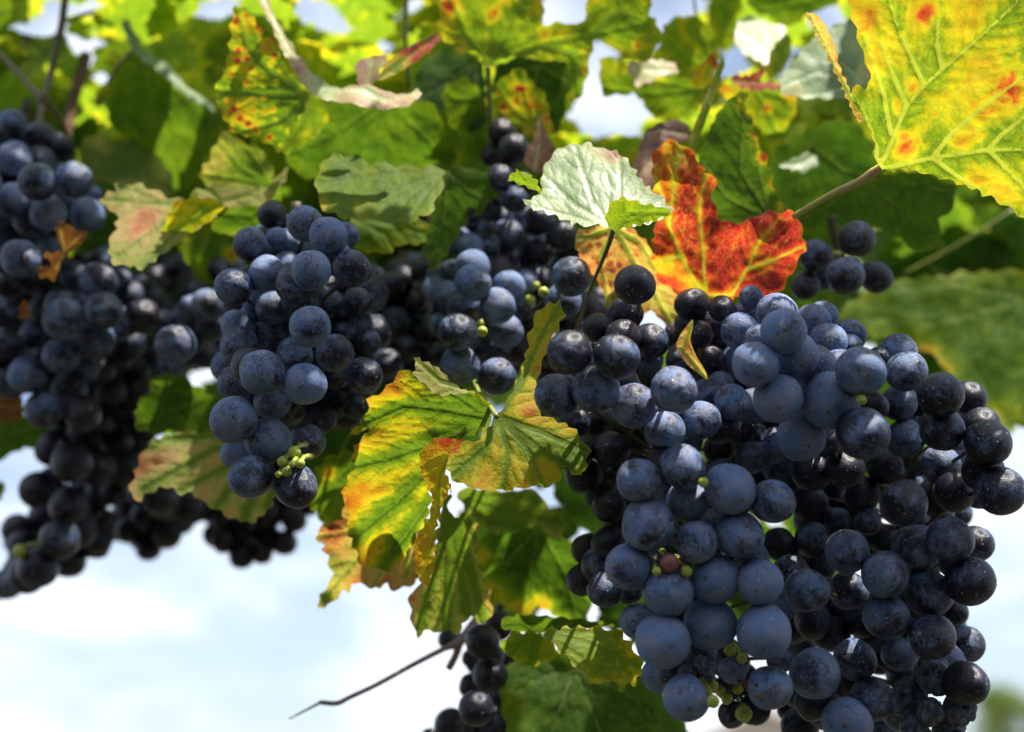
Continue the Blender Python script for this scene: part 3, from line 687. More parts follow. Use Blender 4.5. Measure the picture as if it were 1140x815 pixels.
# 4 orange-brown curled leaf under the pale one
leaf(lit=1, label='orange brown curled leaf hanging under the pale green leaf, with a salmon pointed tip',
     pieces=[dict(b=(684,254), D=.468, g=(.25,.45), tooth=2.4, lam=14, step=3.2, wave=12, quilt=3, vw=1.2, gapw=10, h=(.56,.10,.12), hn=.12, mat='pale', spot=.6,
           o=[(638,263),(647,255),(665,252),(684,252),(703,254),(722,270),(729,292),(737,313),(756,324),(760,345),(756,376),(758,398),(748,385),(740,360),(727,345),(716,350),(709,330),(693,325),(684,330),(677,345),(671,322),(655,299),(642,280)],
           v=[[(684,254),(668,285),(677,340)],[(684,254),(705,290),(725,320),(752,370)],[(684,254),(660,262),(640,266)],[(684,254),(712,270),(730,300)]],
           patches=[(725,330,26,-.06),(745,350,18,-.08),(700,300,18,.05),(655,275,14,.02)]),
      dict(name='curled_lobe', b=(760,400), D=.404, g=(.3,.3), tooth=0, step=2.4, wave=3, h=(.66,.04,.03), hn=.05, mat='pale', spot=.5, label='pointed salmon pink curled tip',
           o=[(772,354),(765,362),(757,373),(752,384),(757,394),(764,405),(775,414),(789,425),(785,412),(776,398),(771,388),(768,377),(771,366)], v=[[(771,357),(761,390),(788,423)]])])

# 5 folded leaf, centre foreground
leaf(lit=1, label='large folded green and orange leaf with a bright yellow lower lobe, below the middle bunch',
     pieces=[dict(b=(553,464), D=.430, g=(.05,-.5), q=(.16,.05,0), tooth=3.0, lam=15, step=3.0, wave=7, quilt=2.6, vw=1.4, gapw=14, h=(.38,.24,.05), hn=.10, mat='autumn',
           bumps=[(600,470,30,60,-8)],
           o=[(626,335),(625,349),(629,351),(617,372),(608,393),(599,416),(597,434),(600,461),(618,468),(638,476),(650,492),(656,504),(652,521),(648,530),(640,526),(631,521),(625,524),(620,539),(603,542),(590,540),(581,543),(572,545),(562,549),(552,542),(540,549),(531,542),(518,540),(507,536),(498,524),(491,509),(492,497),(510,494),(531,491),(543,476),(555,461),(567,443),(578,420),(585,395),(590,372),(596,350),(608,338)],
           v=[[(553,464),(578,430),(596,390),(612,355),(625,337)],[(553,464),(540,500),(505,530)],[(553,464),(565,500),(560,547)],[(553,464),(585,495),(605,540)],[(553,464),(600,480),(655,505)],[(553,464),(600,500),(632,521)]],
           patches=[(607,360,10,.14),(604,385,12,.12),(598,410,9,.15),(585,450,16,.10),(588,468,12,.16),(545,532,14,.02),(606,520,12,.18),(500,497,10,.20),(640,505,20,-.16),(590,540,14,-.02),(575,478,10,-.1),(560,520,30,.04)]),
      dict(name='side_lobe', dim=1, b=(550,466), D=.436, g=(-.30,.22), q=(.06,.10,0), tooth=3.2, lam=15, step=3.4, wave=8, quilt=3.4, vw=1.1, gapw=14, h=(.21,.52,.03), hn=.09, mat='autumn', label='large drooping side lobe, green veined with orange between',
           bumps=[(440,540,60,60,-6)],
           o=[(550,466),(546,449),(531,437),(507,433),(485,428),(465,422),(458,411),(447,414),(438,422),(430,433),(412,443),(409,455),(403,470),(386,484),(400,482),(412,479),(415,473),(404,487),(397,494),(389,509),(397,521),(386,533),(382,552),(389,569),(386,592),(397,613),(400,631),(423,634),(443,633),(447,619),(459,610),(462,598),(477,574),(480,551),(474,530),(480,505),(516,489),(531,480)],
           v=[[(550,466),(500,455),(450,450),(405,470)],[(550,466),(490,490),(430,510),(388,520)],[(550,466),(500,500),(440,560),(392,600)],[(550,466),(510,510),(470,570),(425,632)],[(550,466),(510,440),(462,416)]],
           patches=[(520,450,26,-.10),(505,480,26,-.10),(450,600,20,-.08),(445,430,16,.08),(420,500,18,.06),(430,540,22,.05)]),
      dict(name='curled_lobe', b=(500,432), D=.428, g=(.2,-.5), tooth=1.6, lam=9, step=2.6, wave=5, h=(.42,.05,.04), hn=.05, mat='pale', label='pale curled over margin',
           o=[(459,396),(474,403),(486,409),(495,416),(505,428),(515,434),(531,436),(515,438),(495,440),(483,439),(474,428),(466,423),(459,416),(464,408)], v=[[(530,436),(490,425),(460,398)]]),
      dict(name='curled_lobe', b=(489,530), D=.418, g=(.5,.1), tooth=1.8, lam=9, step=2.6, wave=6, h=(.60,.04,.06), hn=.10, mat='autumn', label='orange curled margin with a red upper corner',
           o=[(468,503),(482,489),(495,487),(506,489),(516,489),(511,495),(502,500),(500,512),(495,522),(499,533),(503,541),(495,556),(489,572),(484,595),(484,628),(478,651),(468,649),(461,630),(462,601),(471,588),(479,575),(481,551),(474,538),(468,524)],
           v=[[(506,490),(490,530),(488,570),(474,640)]], patches=[(502,493,14,.22),(478,500,8,.08),(475,600,20,.05)])],
     petiole=[(553,464,.426,3),(545,452,.436,2.6),(535,440,.452,2.6),(528,425,.475,2.6)])

leaf(lit=1, label='ragged pink and orange leaf edge showing under the big folded leaf, against the sky',
     pieces=[dict(b=(440,600), D=.490, g=(-.1,.3), tooth=3.4, lam=14, step=3.4, wave=8, quilt=3, h=(.50,.14,.12), hn=.12, mat='pale', gapw=10,
           o=[(350,597),(361,586),(372,582),(382,577),(385,545),(400,540),(440,560),(478,575),(486,600),(470,640),(459,652),(447,655),(438,657),(429,649),(420,653),(412,658),(404,646),(390,655),(376,662),(364,676),(352,676),(355,665),(365,652),(370,643),(367,622),(358,615),(362,605)],
           v=[[(450,590),(400,620),(356,672)],[(450,590),(430,630),(412,655)],[(450,590),(400,590),(355,597)],[(450,590),(455,625),(450,652)]],
           patches=[(372,592,14,.34),(368,630,12,-.28),(362,668,12,-.25),(450,645,16,.10),(420,650,18,.10),(395,640,16,.08)])])
leaf('green and red leaf in shadow between the sharp bunch and the big folded leaf',
     [dict(b=(395,500), D=.515, g=(.2,.4), tooth=3, lam=13, step=4, wave=8, h=(.22,.16,.08), hn=.12, mat='autumn',
           o=[(395,500),(375,505),(355,515),(345,540),(345,566),(354,572),(360,590),(352,597),(366,608),(385,602),(405,600),(420,560),(415,520)], v=[[(405,500),(370,540),(352,580)],[(405,500),(392,550),(380,600)]],
           patches=[(366,527,9,.45),(358,590,12,.4),(375,560,12,.12)])])
leaf(lit=1, label='hanging tan leaf with green veins and toothed lower edge, left of the shaded leaves',
     pieces=[dict(b=(504,545), D=.470, g=(.25,.25), tooth=3.6, lam=15, step=3.2, wave=7, quilt=3, vw=1.7, gapw=9, h=(.14,.54,.02), hn=.08, mat='pale',
           o=[(504,542),(498,568),(505,577),(511,573),(519,571),(528,580),(534,587),(531,601),(531,619),(536,640),(543,655),(546,668),(549,676),(545,686),(540,696),(530,690),(522,684),(513,703),(498,704),(486,703),(475,700),(464,712),(459,691),(456,676),(458,655),(476,649),(484,610),(488,575),(495,555)],
           v=[[(504,545),(496,590),(480,650),(466,708)],[(504,545),(500,620),(496,700)],[(504,545),(510,610),(520,682)],[(504,545),(515,600),(538,690)],[(504,545),(518,575),(531,600)]],
           patches=[(531,590,8,.38),(465,690,16,.10),(546,672,8,.14),(462,665,10,.12)])])
leaf('shaded leaf with tan patches, just under the bright yellow lobe',
     [dict(b=(507,548), D=.505, g=(.1,.5), tooth=2.4, lam=15, step=4, wave=8, h=(.14,.42,.05), hn=.16, mat='pale', gapw=16,
           o=[(507,545),(531,543),(550,545),(567,548),(588,543),(605,553),(609,565),(618,568),(627,573),(629,590),(622,603),(612,598),(600,583),(588,587),(570,593),(549,593),(540,587),(531,580),(519,571)], v=[[(507,548),(560,565),(626,580)],[(507,548),(550,580),(585,586)],[(507,548),(560,548),(605,556)]])])
leaf('dark green leaf with orange brown lobed lower edge, left of the nearest bunch',
     [dict(b=(600,585), D=.525, g=(.05,.3), tooth=2.6, lam=17, step=4, wave=10, quilt=3, h=(.08,.12,.16), hn=.08, mat='autumn',
           o=[(549,589),(575,584),(600,581),(623,594),(650,616),(658,640),(660,665),(653,698),(638,702),(624,692),(614,680),(602,680),(599,670),(594,683),(579,690),(570,680),(562,673),(546,673),(533,648),(528,619),(534,601)],
           v=[[(600,585),(590,640),(580,688)],[(600,585),(630,640),(645,700)],[(600,585),(560,630),(545,670)],[(600,585),(645,610)],[(600,585),(560,590)]],
           patches=[(580,675,14,.42),(550,655,18,.40),(605,668,14,.36),(540,620,12,.38),(630,690,12,.22),(615,640,12,.12)])])
leaf(lit=1, label='bright green toothed leaf lit from above, low in the centre beside the nearest bunch',
     pieces=[dict(b=(600,704), D=.418, g=(.12,-.75), q=(.05,.1,0), tooth=3.6, lam=15, step=3.2, wave=6, quilt=2.8, vw=1.0, gapw=14, h=(.32,.12,.16), hn=.07, mat='autumn',
           o=[(600,704),(618,700),(640,698),(687,700),(705,721),(717,742),(711,752),(707,764),(699,760),(692,770),(686,763),(681,758),(675,759),(669,763),(660,758),(653,755),(648,748),(642,742),(632,732),(621,724),(612,712)],
           v=[[(600,704),(650,715),(714,742)],[(600,704),(640,728),(692,768)],[(600,704),(625,725),(655,754)],[(600,704),(650,704),(690,706)]]),
      dict(name='side_lobe', b=(600,704), D=.470, g=(-.1,.4), tooth=3.0, lam=14, step=3.4, wave=6, quilt=2.6, h=(.28,.18,.12), hn=.1, mat='autumn',
           o=[(600,704),(590,703),(575,704),(564,709),(555,721),(562,726),(570,730),(573,737),(588,743),(603,740),(614,733),(622,726),(614,714)], v=[[(600,704),(580,715),(557,722)],[(600,704),(595,725),(590,742)]]),
      dict(name='side_lobe', b=(600,704), D=.480, g=(0,.6), tooth=2, lam=14, step=4, wave=5, h=(.16,.14,.1), hn=.08, mat='shade',
           o=[(600,706),(575,704),(556,698),(560,688),(580,684),(610,686),(650,690),(690,696),(660,700),(630,702)], v=[[(600,704),(580,692),(558,694)],[(600,704),(640,692),(688,697)]])])
leaf('big dull dark leaf filling the bottom edge below the bright green toothed leaf',
     [dict(b=(640,740), D=.520, g=(.0,-.35), q=(.05,0,0), tooth=2.5, lam=16, step=5, wave=9, h=(.13,.08,.06), hn=.09, mat='shade',
           o=[(561,738),(590,735),(621,722),(651,735),(695,745),(715,745),(730,766),(750,790),(765,808),(772,830),(760,880),(680,920),(600,900),(570,850),(566,815),(556,785)],
           v=[[(640,740),(620,800),(590,880)],[(640,740),(670,820),(690,910)],[(640,740),(710,780),(760,840)],[(640,740),(590,760),(560,780)]], patches=[(570,775,14,.2),(600,800,30,.06)])])
leaf(lit=1, label='orange and green striped leaf under the tip of the sharp bunch, with a toothed edge',
     pieces=[dict(b=(320,490), D=.515, g=(.1,-.45), q=(.04,.12,0), tooth=3.4, lam=14, step=3.6, wave=7, quilt=3.2, vw=1.3, gapw=11, h=(.26,.54,.02), hn=.10, mat='pale',
           o=[(320,490),(300,482),(270,482),(235,483),(201,481),(180,486),(169,491),(157,506),(149,528),(144,550),(150,555),(157,555),(169,546),(180,542),(189,541),(199,551),(211,547),(223,558),(238,565),(253,575),(265,579),(277,583),(290,575),(302,565),(308,547),(320,530)],
           v=[[(320,490),(240,500),(160,545)],[(320,490),(250,520),(200,548)],[(320,490),(265,530),(240,565)],[(320,490),(285,540),(270,580)],[(320,490),(305,530),(300,565)],[(320,490),(240,485),(170,492)]],
           patches=[(225,535,14,.12),(240,510,16,.08),(285,565,20,-.14),(160,540,12,-.12),(180,505,16,-.04)])])
leaf('leaf coloured as shade in the gap between the sharp bunch and the big folded leaf',  # added to fill a black gap, its shade put into the green
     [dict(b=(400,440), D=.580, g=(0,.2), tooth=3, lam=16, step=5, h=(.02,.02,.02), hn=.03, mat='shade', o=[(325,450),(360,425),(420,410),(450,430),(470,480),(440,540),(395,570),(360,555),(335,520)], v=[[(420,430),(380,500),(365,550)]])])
leaf('leaf coloured as deep shade left of the nearest bunch, behind the bright yellow lobe',  # added to close the gap, with deep shade put into its colour
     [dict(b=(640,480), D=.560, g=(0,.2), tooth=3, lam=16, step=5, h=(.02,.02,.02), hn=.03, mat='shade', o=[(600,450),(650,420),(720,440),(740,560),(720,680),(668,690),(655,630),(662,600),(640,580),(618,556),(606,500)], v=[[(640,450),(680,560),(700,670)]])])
leaf('dim green scalloped leaf in the dark above the orange striped leaf',
     [dict(b=(215,440), D=.545, g=(.2,.2), tooth=2.8, lam=16, step=4.5, wave=6, h=(.14,.06,.08), hn=.06, mat='shade',
           o=[(218,430),(206,420),(190,416),(176,417),(164,425),(167,438),(155,446),(150,462),(152,477),(165,482),(194,480),(232,484),(245,460),(235,440)], v=[[(225,445),(190,432),(166,426)],[(225,445),(185,460),(153,474)]])])

# left and upper left
leaf(lit=1, label='pale yellowish leaf flushed pink, curving across in front of the left bunches',
     pieces=[dict(b=(238,226), D=.520, g=(.05,-.95), q=(.08,-.1,0), tooth=3.0, lam=14, step=3.6, wave=7, quilt=3, gapw=12, h=(.36,.16,.02), hn=.14, mat='pale',
           o=[(112,221),(120,216),(129,213),(127,204),(138,202),(149,204),(171,211),(193,222),(215,222),(238,221),(248,232),(238,243),(218,255),(198,270),(185,279),(174,288),(164,295),(156,300),(147,297),(137,296),(125,295),(121,277),(122,267),(128,256),(132,246),(127,236),(115,229)],
           v=[[(238,226),(190,228),(115,222)],[(238,226),(180,250),(130,285)],[(238,226),(200,255),(158,298)],[(238,226),(180,225),(130,206)]],
           patches=[(160,225,20,.20),(165,245,14,.22),(155,262,14,.22),(120,222,9,.18),(145,285,16,-.02)]),
      dict(name='folded_lobe', b=(238,226), D=.508, g=(.1,.3), tooth=2.2, lam=12, step=3.2, wave=5, h=(.44,.08,.06), hn=.10, mat='autumn', label='yellow folded edge', spot=.4,
           o=[(193,224),(210,221),(225,220),(240,221),(250,229),(244,238),(232,247),(218,255),(203,266),(190,276),(178,268),(180,255),(188,240),(190,232)], v=[[(245,226),(210,245),(182,268)]]),
      dict(name='side_lobe', b=(250,226), D=.522, g=(.1,-.5), tooth=2.6, lam=13, step=3.4, wave=6, quilt=2.6, h=(.34,.10,.04), hn=.12, mat='pale',
           o=[(208,219),(218,212),(230,208),(250,206),(272,206),(285,209),(297,209),(306,200),(315,190),(324,183),(320,194),(312,208),(303,220),(296,227),(284,228),(272,229),(258,232),(248,228),(238,222)],
           v=[[(245,226),(280,216),(322,185)],[(245,226),(235,214),(222,211)]], patches=[(255,222,12,.2),(230,214,10,.14),(310,200,14,.04)]),
      dict(name='side_lobe', b=(250,232), D=.535, g=(.1,.3), tooth=2.2, lam=13, step=4, wave=5, h=(.20,.06,.08), hn=.06, mat='autumn',
           o=[(232,252),(245,240),(258,232),(275,229),(296,227),(309,212),(314,218),(305,240),(300,258),(275,258),(250,262)], v=[[(245,238),(280,240),(308,220)]])])
leaf('green leaf with a brown spot, half hidden behind the pink flushed leaf',
     [dict(b=(240,262), D=.585, g=(.1,.2), tooth=2.4, lam=14, step=4.5, wave=6, h=(.22,.10,.06), hn=.08, mat='autumn',
           o=[(198,272),(218,256),(245,252),(268,258),(300,255),(292,275),(270,285),(252,300),(238,318),(222,318),(213,300),(204,286)], v=[[(245,258),(225,310)],[(245,258),(285,268)]], patches=[(258,283,9,.42),(228,305,12,.2)])])
leaf(lit=1, label='upright leaf thickly spotted red and orange with a flame red tip at its top',
     pieces=[dict(b=(342,106), D=.505, g=(-.15,.10), q=(.1,.05,0), tooth=3.0, lam=13, step=3.3, wave=8, quilt=3.4, vw=1.5, gapw=12, h=(.22,.22,.05), hn=.10, mat='autumn', spot=.9,
           o=[(258,20),(261,8),(269,6),(280,18),(289,30),(293,42),(302,42),(308,45),(312,64),(318,79),(335,89),(346,104),(338,123),(328,138),(318,152),(312,174),(301,160),(281,150),(262,150),(252,135),(245,123),(238,101),(247,88),(252,69),(257,44)],
           v=[[(342,106),(300,78),(275,50),(264,10)],[(342,106),(300,105),(242,100)],[(342,106),(310,135),(265,148)],[(342,106),(320,85),(305,46)],[(342,106),(328,130),(313,170)]],
           patches=[(270,25,20,.36),(302,52,11,.40),(265,64,12,.24),(280,83,16,.16),(268,115,16,.24),(282,140,14,.26),(318,120,16,-.02)])])
leaf(lit=0, label='thin curled leaf margin, grey pink, sweeping down beside the red spotted leaf',
     pieces=[dict(b=(370,104), D=.490, g=(.1,-.8), tooth=1.6, lam=14, step=3, wave=4, quilt=1.5, h=(.62,.10,.06), hn=.16, mat='upper',
           o=[(287,-6),(292,8),(301,25),(313,54),(322,70),(331,84),(345,103),(356,109),(367,113),(377,113),(387,114),(405,119),(424,122),(440,121),(453,118),(464,111),(471,103),(463,99),(455,104),(446,106),(433,102),(421,98),(407,94),(392,96),(377,98),(367,94),(358,89),(347,80),(338,69),(329,57),(323,47),(312,30),(303,14),(300,-6)],
           v=[[(405,100),(360,98),(325,58),(295,0)],[(405,100),(430,112),(468,103)]], patches=[(360,95,20,-.30),(410,105,10,-.3),(320,50,14,-.06)]),
      dict(name='curled_lobe', b=(412,88), D=.500, g=(.2,-.3), tooth=2, lam=12, step=3, wave=4, h=(.66,.1,.05), hn=.12, mat='upper',
           o=[(394,72),(402,67),(415,63),(431,60),(428,72),(420,84),(416,96),(402,97),(398,88)], v=[[(410,94),(415,65)]])])
leaf('rolled leaf with rusty brown edge, slanting up just left of the glowing top leaf',
     [dict(b=(420,86), D=.505, g=(.3,-.4), tooth=1.2, lam=12, step=3, wave=4, h=(.30,.3,.3), hn=.12, mat='shade',
           o=[(418,90),(424,80),(431,69),(444,58),(456,51),(474,44),(488,36),(491,43),(480,55),(466,66),(452,76),(441,82),(428,88)], v=[[(420,88),(450,66),(489,39)]], patches=[(460,52,16,.45),(482,42,10,.45),(445,76,12,-.1)])])
leaf('olive green leaf folded dark under the red spotted leaf',
     [dict(b=(345,108), D=.520, g=(-.1,.4), tooth=2.2, lam=13, step=4, wave=6, h=(.30,.16,.08), hn=.1, mat='shade', spot=.3,
           o=[(345,104),(358,108),(367,128),(360,142),(352,153),(342,158),(330,163),(318,172),(311,166),(318,150),(328,138),(338,123)], v=[[(345,108),(335,140),(314,168)],[(345,108),(352,150)]])])
leaf(lit=1, label='broad green leaf with a sunlit scalloped lower edge, above the sharp bunch',
     pieces=[dict(b=(497,188), D=.500, g=(.02,-1.0), q=(0,-.2,0), tooth=3.6, lam=17, step=3.4, wave=8, quilt=3, vw=1.1, h=(.28,.05,.12), hn=.06, mat='autumn',
           o=[(497,187),(480,187),(467,186),(440,184),(415,182),(394,174),(380,172),(369,172),(360,181),(352,196),(352,208),(353,223),(364,234),(375,240),(386,244),(406,243),(415,241),(421,240),(428,251),(443,245),(453,250),(466,243),(474,240),(483,230),(492,212)],
           v=[[(497,188),(430,195),(354,205)],[(497,188),(440,215),(390,242)],[(497,188),(460,215),(430,248)],[(497,188),(475,215),(455,248)],[(497,188),(440,182),(370,174)]], patches=[(405,232,14,.12),(358,226,9,.12),(453,243,14,.06)]),
      dict(name='side_lobe', b=(497,188), D=.508, g=(.55,.15), tooth=3, lam=17, step=4, wave=6, h=(.16,.04,.05), hn=.05, mat='shade', label='right half of the leaf folded back into shadow',  # the shadow on this half is put in as darker green
           o=[(497,187),(515,186),(530,189),(545,193),(552,215),(540,235),(520,245),(505,270),(490,292),(478,302),(474,280),(476,258),(480,240),(484,228),(492,210)],
           v=[[(497,188),(525,215),(545,225)],[(497,188),(495,240),(478,298)]])])
leaf(lit=1, label='yellow edged leaf tucked under the broad sunlit leaf, right of the sharp bunch top',
     pieces=[dict(b=(400,243), D=.530, g=(0,-.2), tooth=3, lam=14, step=3.6, wave=7, h=(.24,.10,.18), hn=.08, mat='autumn',
           o=[(389,240),(406,236),(421,234),(443,238),(467,243),(478,252),(476,270),(467,272),(457,273),(448,271),(440,273),(438,282),(428,281),(418,281),(406,282),(398,275),(391,267),(388,252)],
           v=[[(392,242),(430,262),(438,278)],[(392,242),(440,250),(475,262)]], patches=[(433,270,14,.12),(400,265,14,-.1)])])
leaf(lit=1, label='dark green leaf in the shade behind the broad sunlit leaf',
     pieces=[dict(b=(430,110), D=.555, g=(0,.3), tooth=3, lam=18, step=5, wave=8, h=(.22,.05,.05), hn=.06, mat='autumn',
           o=[(325,150),(345,120),(380,108),(420,112),(455,108),(490,120),(510,150),(505,190),(460,200),(400,195),(360,200),(330,195),(318,175)], v=[[(430,110),(420,160),(400,195)],[(430,110),(370,150),(325,170)],[(430,110),(480,160),(500,188)]])])
leaf(lit=1, label='two toned leaf, yellow then green from left to right, above the pink flushed leaf',
     pieces=[dict(b=(300,205), D=.545, g=(-.1,.2), tooth=3, lam=14, step=4, wave=7, h=(.24,.12,.06), hn=.12, mat='pale', spot=.3,
           o=[(222,193),(230,182),(238,169),(242,155),(250,148),(262,152),(273,162),(285,164),(295,172),(302,184),(306,196),(300,208),(285,212),(262,212),(240,208),(226,203)],
           v=[[(300,206),(265,185),(245,158)],[(300,206),(260,198),(226,194)],[(300,206),(290,185),(275,166)]], patches=[(238,188,18,.20),(250,165,12,.14)])])
leaf(lit=1, label='large soft green leaf with a pale curled rim, out of focus at the upper left',
     pieces=[dict(b=(165,70), D=.605, g=(-.1,.2), q=(.05,.05,0), tooth=3, lam=20, step=6, wave=8, h=(.29,.03,.02), hn=.05, mat='autumn',
           o=[(140,60),(157,64),(187,86),(206,102),(222,110),(238,122),(244,138),(236,165),(222,194),(206,212),(190,212),(176,196),(160,178),(147,162),(128,145),(116,120),(126,95)],
           v=[[(165,72),(190,130),(205,208)],[(165,72),(215,120),(240,140)],[(165,72),(150,110),(130,140)]]),
      dict(name='curled_rim', b=(180,72), D=.598, g=(.1,-.7), tooth=1.5, lam=16, step=4.5, wave=4, h=(.22,.05,.05), hn=.06, mat='upper', label='pale grey green curled rim',
           o=[(135,22),(143,22),(150,36),(157,54),(170,62),(184,69),(196,82),(206,95),(222,106),(240,118),(238,126),(222,116),(206,106),(188,90),(172,76),(157,66),(146,52),(138,36)], v=[[(240,122),(190,82),(140,24)]])])
leaf('blurred pale leaf with reddish patches, between the upper left bunch and the soft green leaf',
     [dict(b=(180,205), D=.610, g=(.1,-.3), tooth=3, lam=16, step=5, wave=7, h=(.24,.16,.05), hn=.18, mat='pale',
           o=[(85,165),(98,152),(112,148),(130,156),(150,156),(172,170),(188,188),(197,215),(182,218),(165,212),(145,210),(125,205),(108,198),(95,185)], v=[[(190,212),(140,185),(90,165)],[(190,212),(150,175),(120,154)]], patches=[(110,160,14,.2),(175,195,12,.2)])])
leaf('blurred green leaf behind the pink flushed leaf, right of the dried brown leaf',
     [dict(b=(110,250), D=.625, g=(.1,.1), tooth=3, lam=16, step=6, wave=7, h=(.18,.05,.05), hn=.06, mat='shade',
           o=[(80,300),(85,280),(98,262),(112,245),(125,230),(140,235),(150,262),(148,290),(130,305),(105,310)], v=[[(140,240),(110,270),(85,298)]])])
leaf('crisp dried brown leaf caught on the upper left bunch',
     [dict(b=(70,275), D=.520, g=(.2,.3), tooth=2.4, lam=10, step=2.8, wave=16, quilt=2, h=(.45,.2,.1), hn=.25, mat='dry',
           o=[(61,252),(68,247),(76,249),(82,256),(95,257),(95,264),(90,270),(82,278),(72,288),(68,292),(65,299),(62,313),(54,310),(44,307),(40,302),(46,295),(57,298),(58,292),(48,286),(54,280),(66,282),(68,272),(63,262)], v=[[(62,300),(72,280),(92,260)],[(72,280),(66,252)]])])
leaf('small brown withered leaf scrap among grapes at the left edge',
     [dict(b=(27,345), D=.535, g=(.2,.3), tooth=2, lam=8, step=2.6, wave=9, h=(.5,.2,.1), hn=.2, mat='dry', o=[(22,336),(28,334),(32,341),(34,350),(28,356),(20,354),(23,346)])])
leaf('reddish brown leaf in the dark at the left edge, beside the shaded left bunch',
     [dict(b=(0,450), D=.585, g=(.2,.3), tooth=2.4, lam=12, step=4, wave=9, h=(.62,.2,.1), hn=.15, mat='dry', o=[(-30,430),(0,428),(14,434),(26,448),(28,462),(14,472),(-10,470),(-35,460)], v=[[(-20,450),(25,455)]])])
leaf('dark green leaf at the left edge over the patch of white sky',
     [dict(b=(20,470), D=.615, g=(.1,.2), tooth=2.4, lam=14, step=5, wave=6, h=(.13,.05,.05), hn=.05, mat='shade', o=[(-50,470),(0,462),(30,462),(58,468),(56,488),(46,497),(34,498),(20,502),(4,510),(-40,530)], v=[[(50,470),(0,490),(-40,500)]])])
leaf('tip of a bright green leaf at the left edge, against the white sky',
     [dict(b=(-20,545), D=.60, g=(.1,.2), tooth=1.5, lam=10, step=4, wave=3, h=(.34,.05,.05), hn=.04, mat='autumn', o=[(-40,530),(0,535),(6,539),(5,550),(0,557),(-30,565)], v=[[(-35,545),(4,545)]])])

# right
leaf('dark red edged leaf standing upright behind the crumpled red leaf',
     [dict(b=(860,245), D=.500, g=(.1,.2), q=(.2,.05,0), tooth=2.2, lam=14, step=3.6, wave=7, quilt=2.4, h=(.13,.05,.02), hn=.05, mat='shade',
           o=[(833,100),(824,104),(816,107),(800,123),(788,147),(778,176),(772,200),(785,225),(800,246),(830,252),(862,250),(876,236),(866,219),(859,197),(852,172),(842,157),(838,134),(828,127)],
           v=[[(860,245),(825,190),(828,105)],[(860,245),(810,220),(780,180)],[(860,245),(845,190),(838,140)]], patches=[(830,115,14,.5),(843,150,12,.68),(850,175,11,.72),(862,205,10,.68),(872,230,8,.5)])])
leaf('narrow yellow green leaf seen edge on, left of the dark red edged leaf',
     [dict(b=(770,172), D=.495, g=(.8,.1), tooth=0.8, lam=12, step=2.8, wave=3, h=(.34,.08,.08), hn=.08, mat='pale',
           o=[(805,62),(807,70),(803,85),(797,100),(788,128),(780,150),(771,174),(766,162),(771,145),(778,128),(784,110),(790,96),(798,78)], v=[[(770,172),(788,120),(805,66)]])])
leaf('dark green leaf with wavy lower edge, behind the stalk of the big yellow leaf',
     [dict(b=(960,200), D=.530, g=(0,.25), tooth=3.2, lam=19, step=4.2, wave=8, quilt=2.6, h=(.17,.03,.03), hn=.05, mat='shade',
           o=[(885,238),(900,228),(913,222),(945,208),(982,195),(1020,190),(1045,198),(1066,210),(1062,229),(1053,238),(1045,245),(1047,260),(1052,277),(1042,277),(1032,278),(1020,277),(1010,273),(1000,265),(982,257),(970,249),(950,262),(932,268),(922,262),(913,251),(905,256),(895,257)],
           v=[[(960,200),(1000,230),(1050,275)],[(960,200),(1020,205),(1063,215)],[(960,200),(960,235),(935,265)],[(960,200),(920,230),(890,245)]])])
leaf('very dark leaf in deep shade just left of the big yellow leaf stalk',
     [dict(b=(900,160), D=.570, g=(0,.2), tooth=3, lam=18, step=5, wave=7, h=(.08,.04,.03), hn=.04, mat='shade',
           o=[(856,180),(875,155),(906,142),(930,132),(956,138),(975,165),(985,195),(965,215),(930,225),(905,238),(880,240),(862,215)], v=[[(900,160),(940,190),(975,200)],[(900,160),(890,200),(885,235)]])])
leaf('small pale leaf tip in the shade above the wavy dark leaf',
     [dict(b=(900,172), D=.545, g=(0,-.5), tooth=2.2, lam=10, step=3.4, wave=4, h=(.24,.05,.05), hn=.05, mat='upper', o=[(867,184),(880,178),(896,170),(909,171),(911,186),(904,187),(894,193),(884,188),(874,188)], v=[[(906,174),(890,183),(870,184)]])])
leaf(lit=1, label='wide soft green leaf out of focus at the right edge, yellowing at its lower margin',
     pieces=[dict(b=(1145,340), D=.640, g=(-.1,-.38), q=(.03,.03,0), tooth=3.5, lam=18, step=6.5, wave=10, h=(.25,.06,.14), hn=.10, mat='autumn', spot=.2,
           o=[(932,348),(950,335),(970,322),(1000,312),(1040,308),(1090,302),(1150,300),(1220,320),(1240,400),(1200,470),(1160,485),(1132,470),(1125,479),(1110,465),(1095,452),(1066,424),(1037,393),(1007,379),(985,376),(962,373),(945,362)],
           v=[[(1145,330),(1080,400),(1120,472)],[(1145,330),(1040,360),(950,352)],[(1145,330),(1150,400),(1165,480)],[(1145,330),(1060,315),(980,322)]], patches=[(1115,460,20,.16),(1030,398,14,.34),(1045,420,16,.2),(1060,400,20,.1)])])
leaf('shadowy green leaf at the right edge below the big yellow leaf',
     [dict(b=(1110,250), D=.690, g=(0,.2), tooth=3, lam=18, step=7, wave=9, h=(.11,.05,.04), hn=.06, mat='shade',
           o=[(955,300),(985,280),(1010,285),(1040,270),(1060,240),(1100,225),(1160,250),(1210,300),(1200,350),(1120,345),(1050,345),(990,335)], v=[[(1130,250),(1080,300),(1000,310)],[(1130,250),(1120,300),(1110,340)]])],
     petiole=[(1130,232,.66,1.8),(1090,258,.66,1.7),(1050,282,.665,1.7),(1005,305,.67,1.6)])

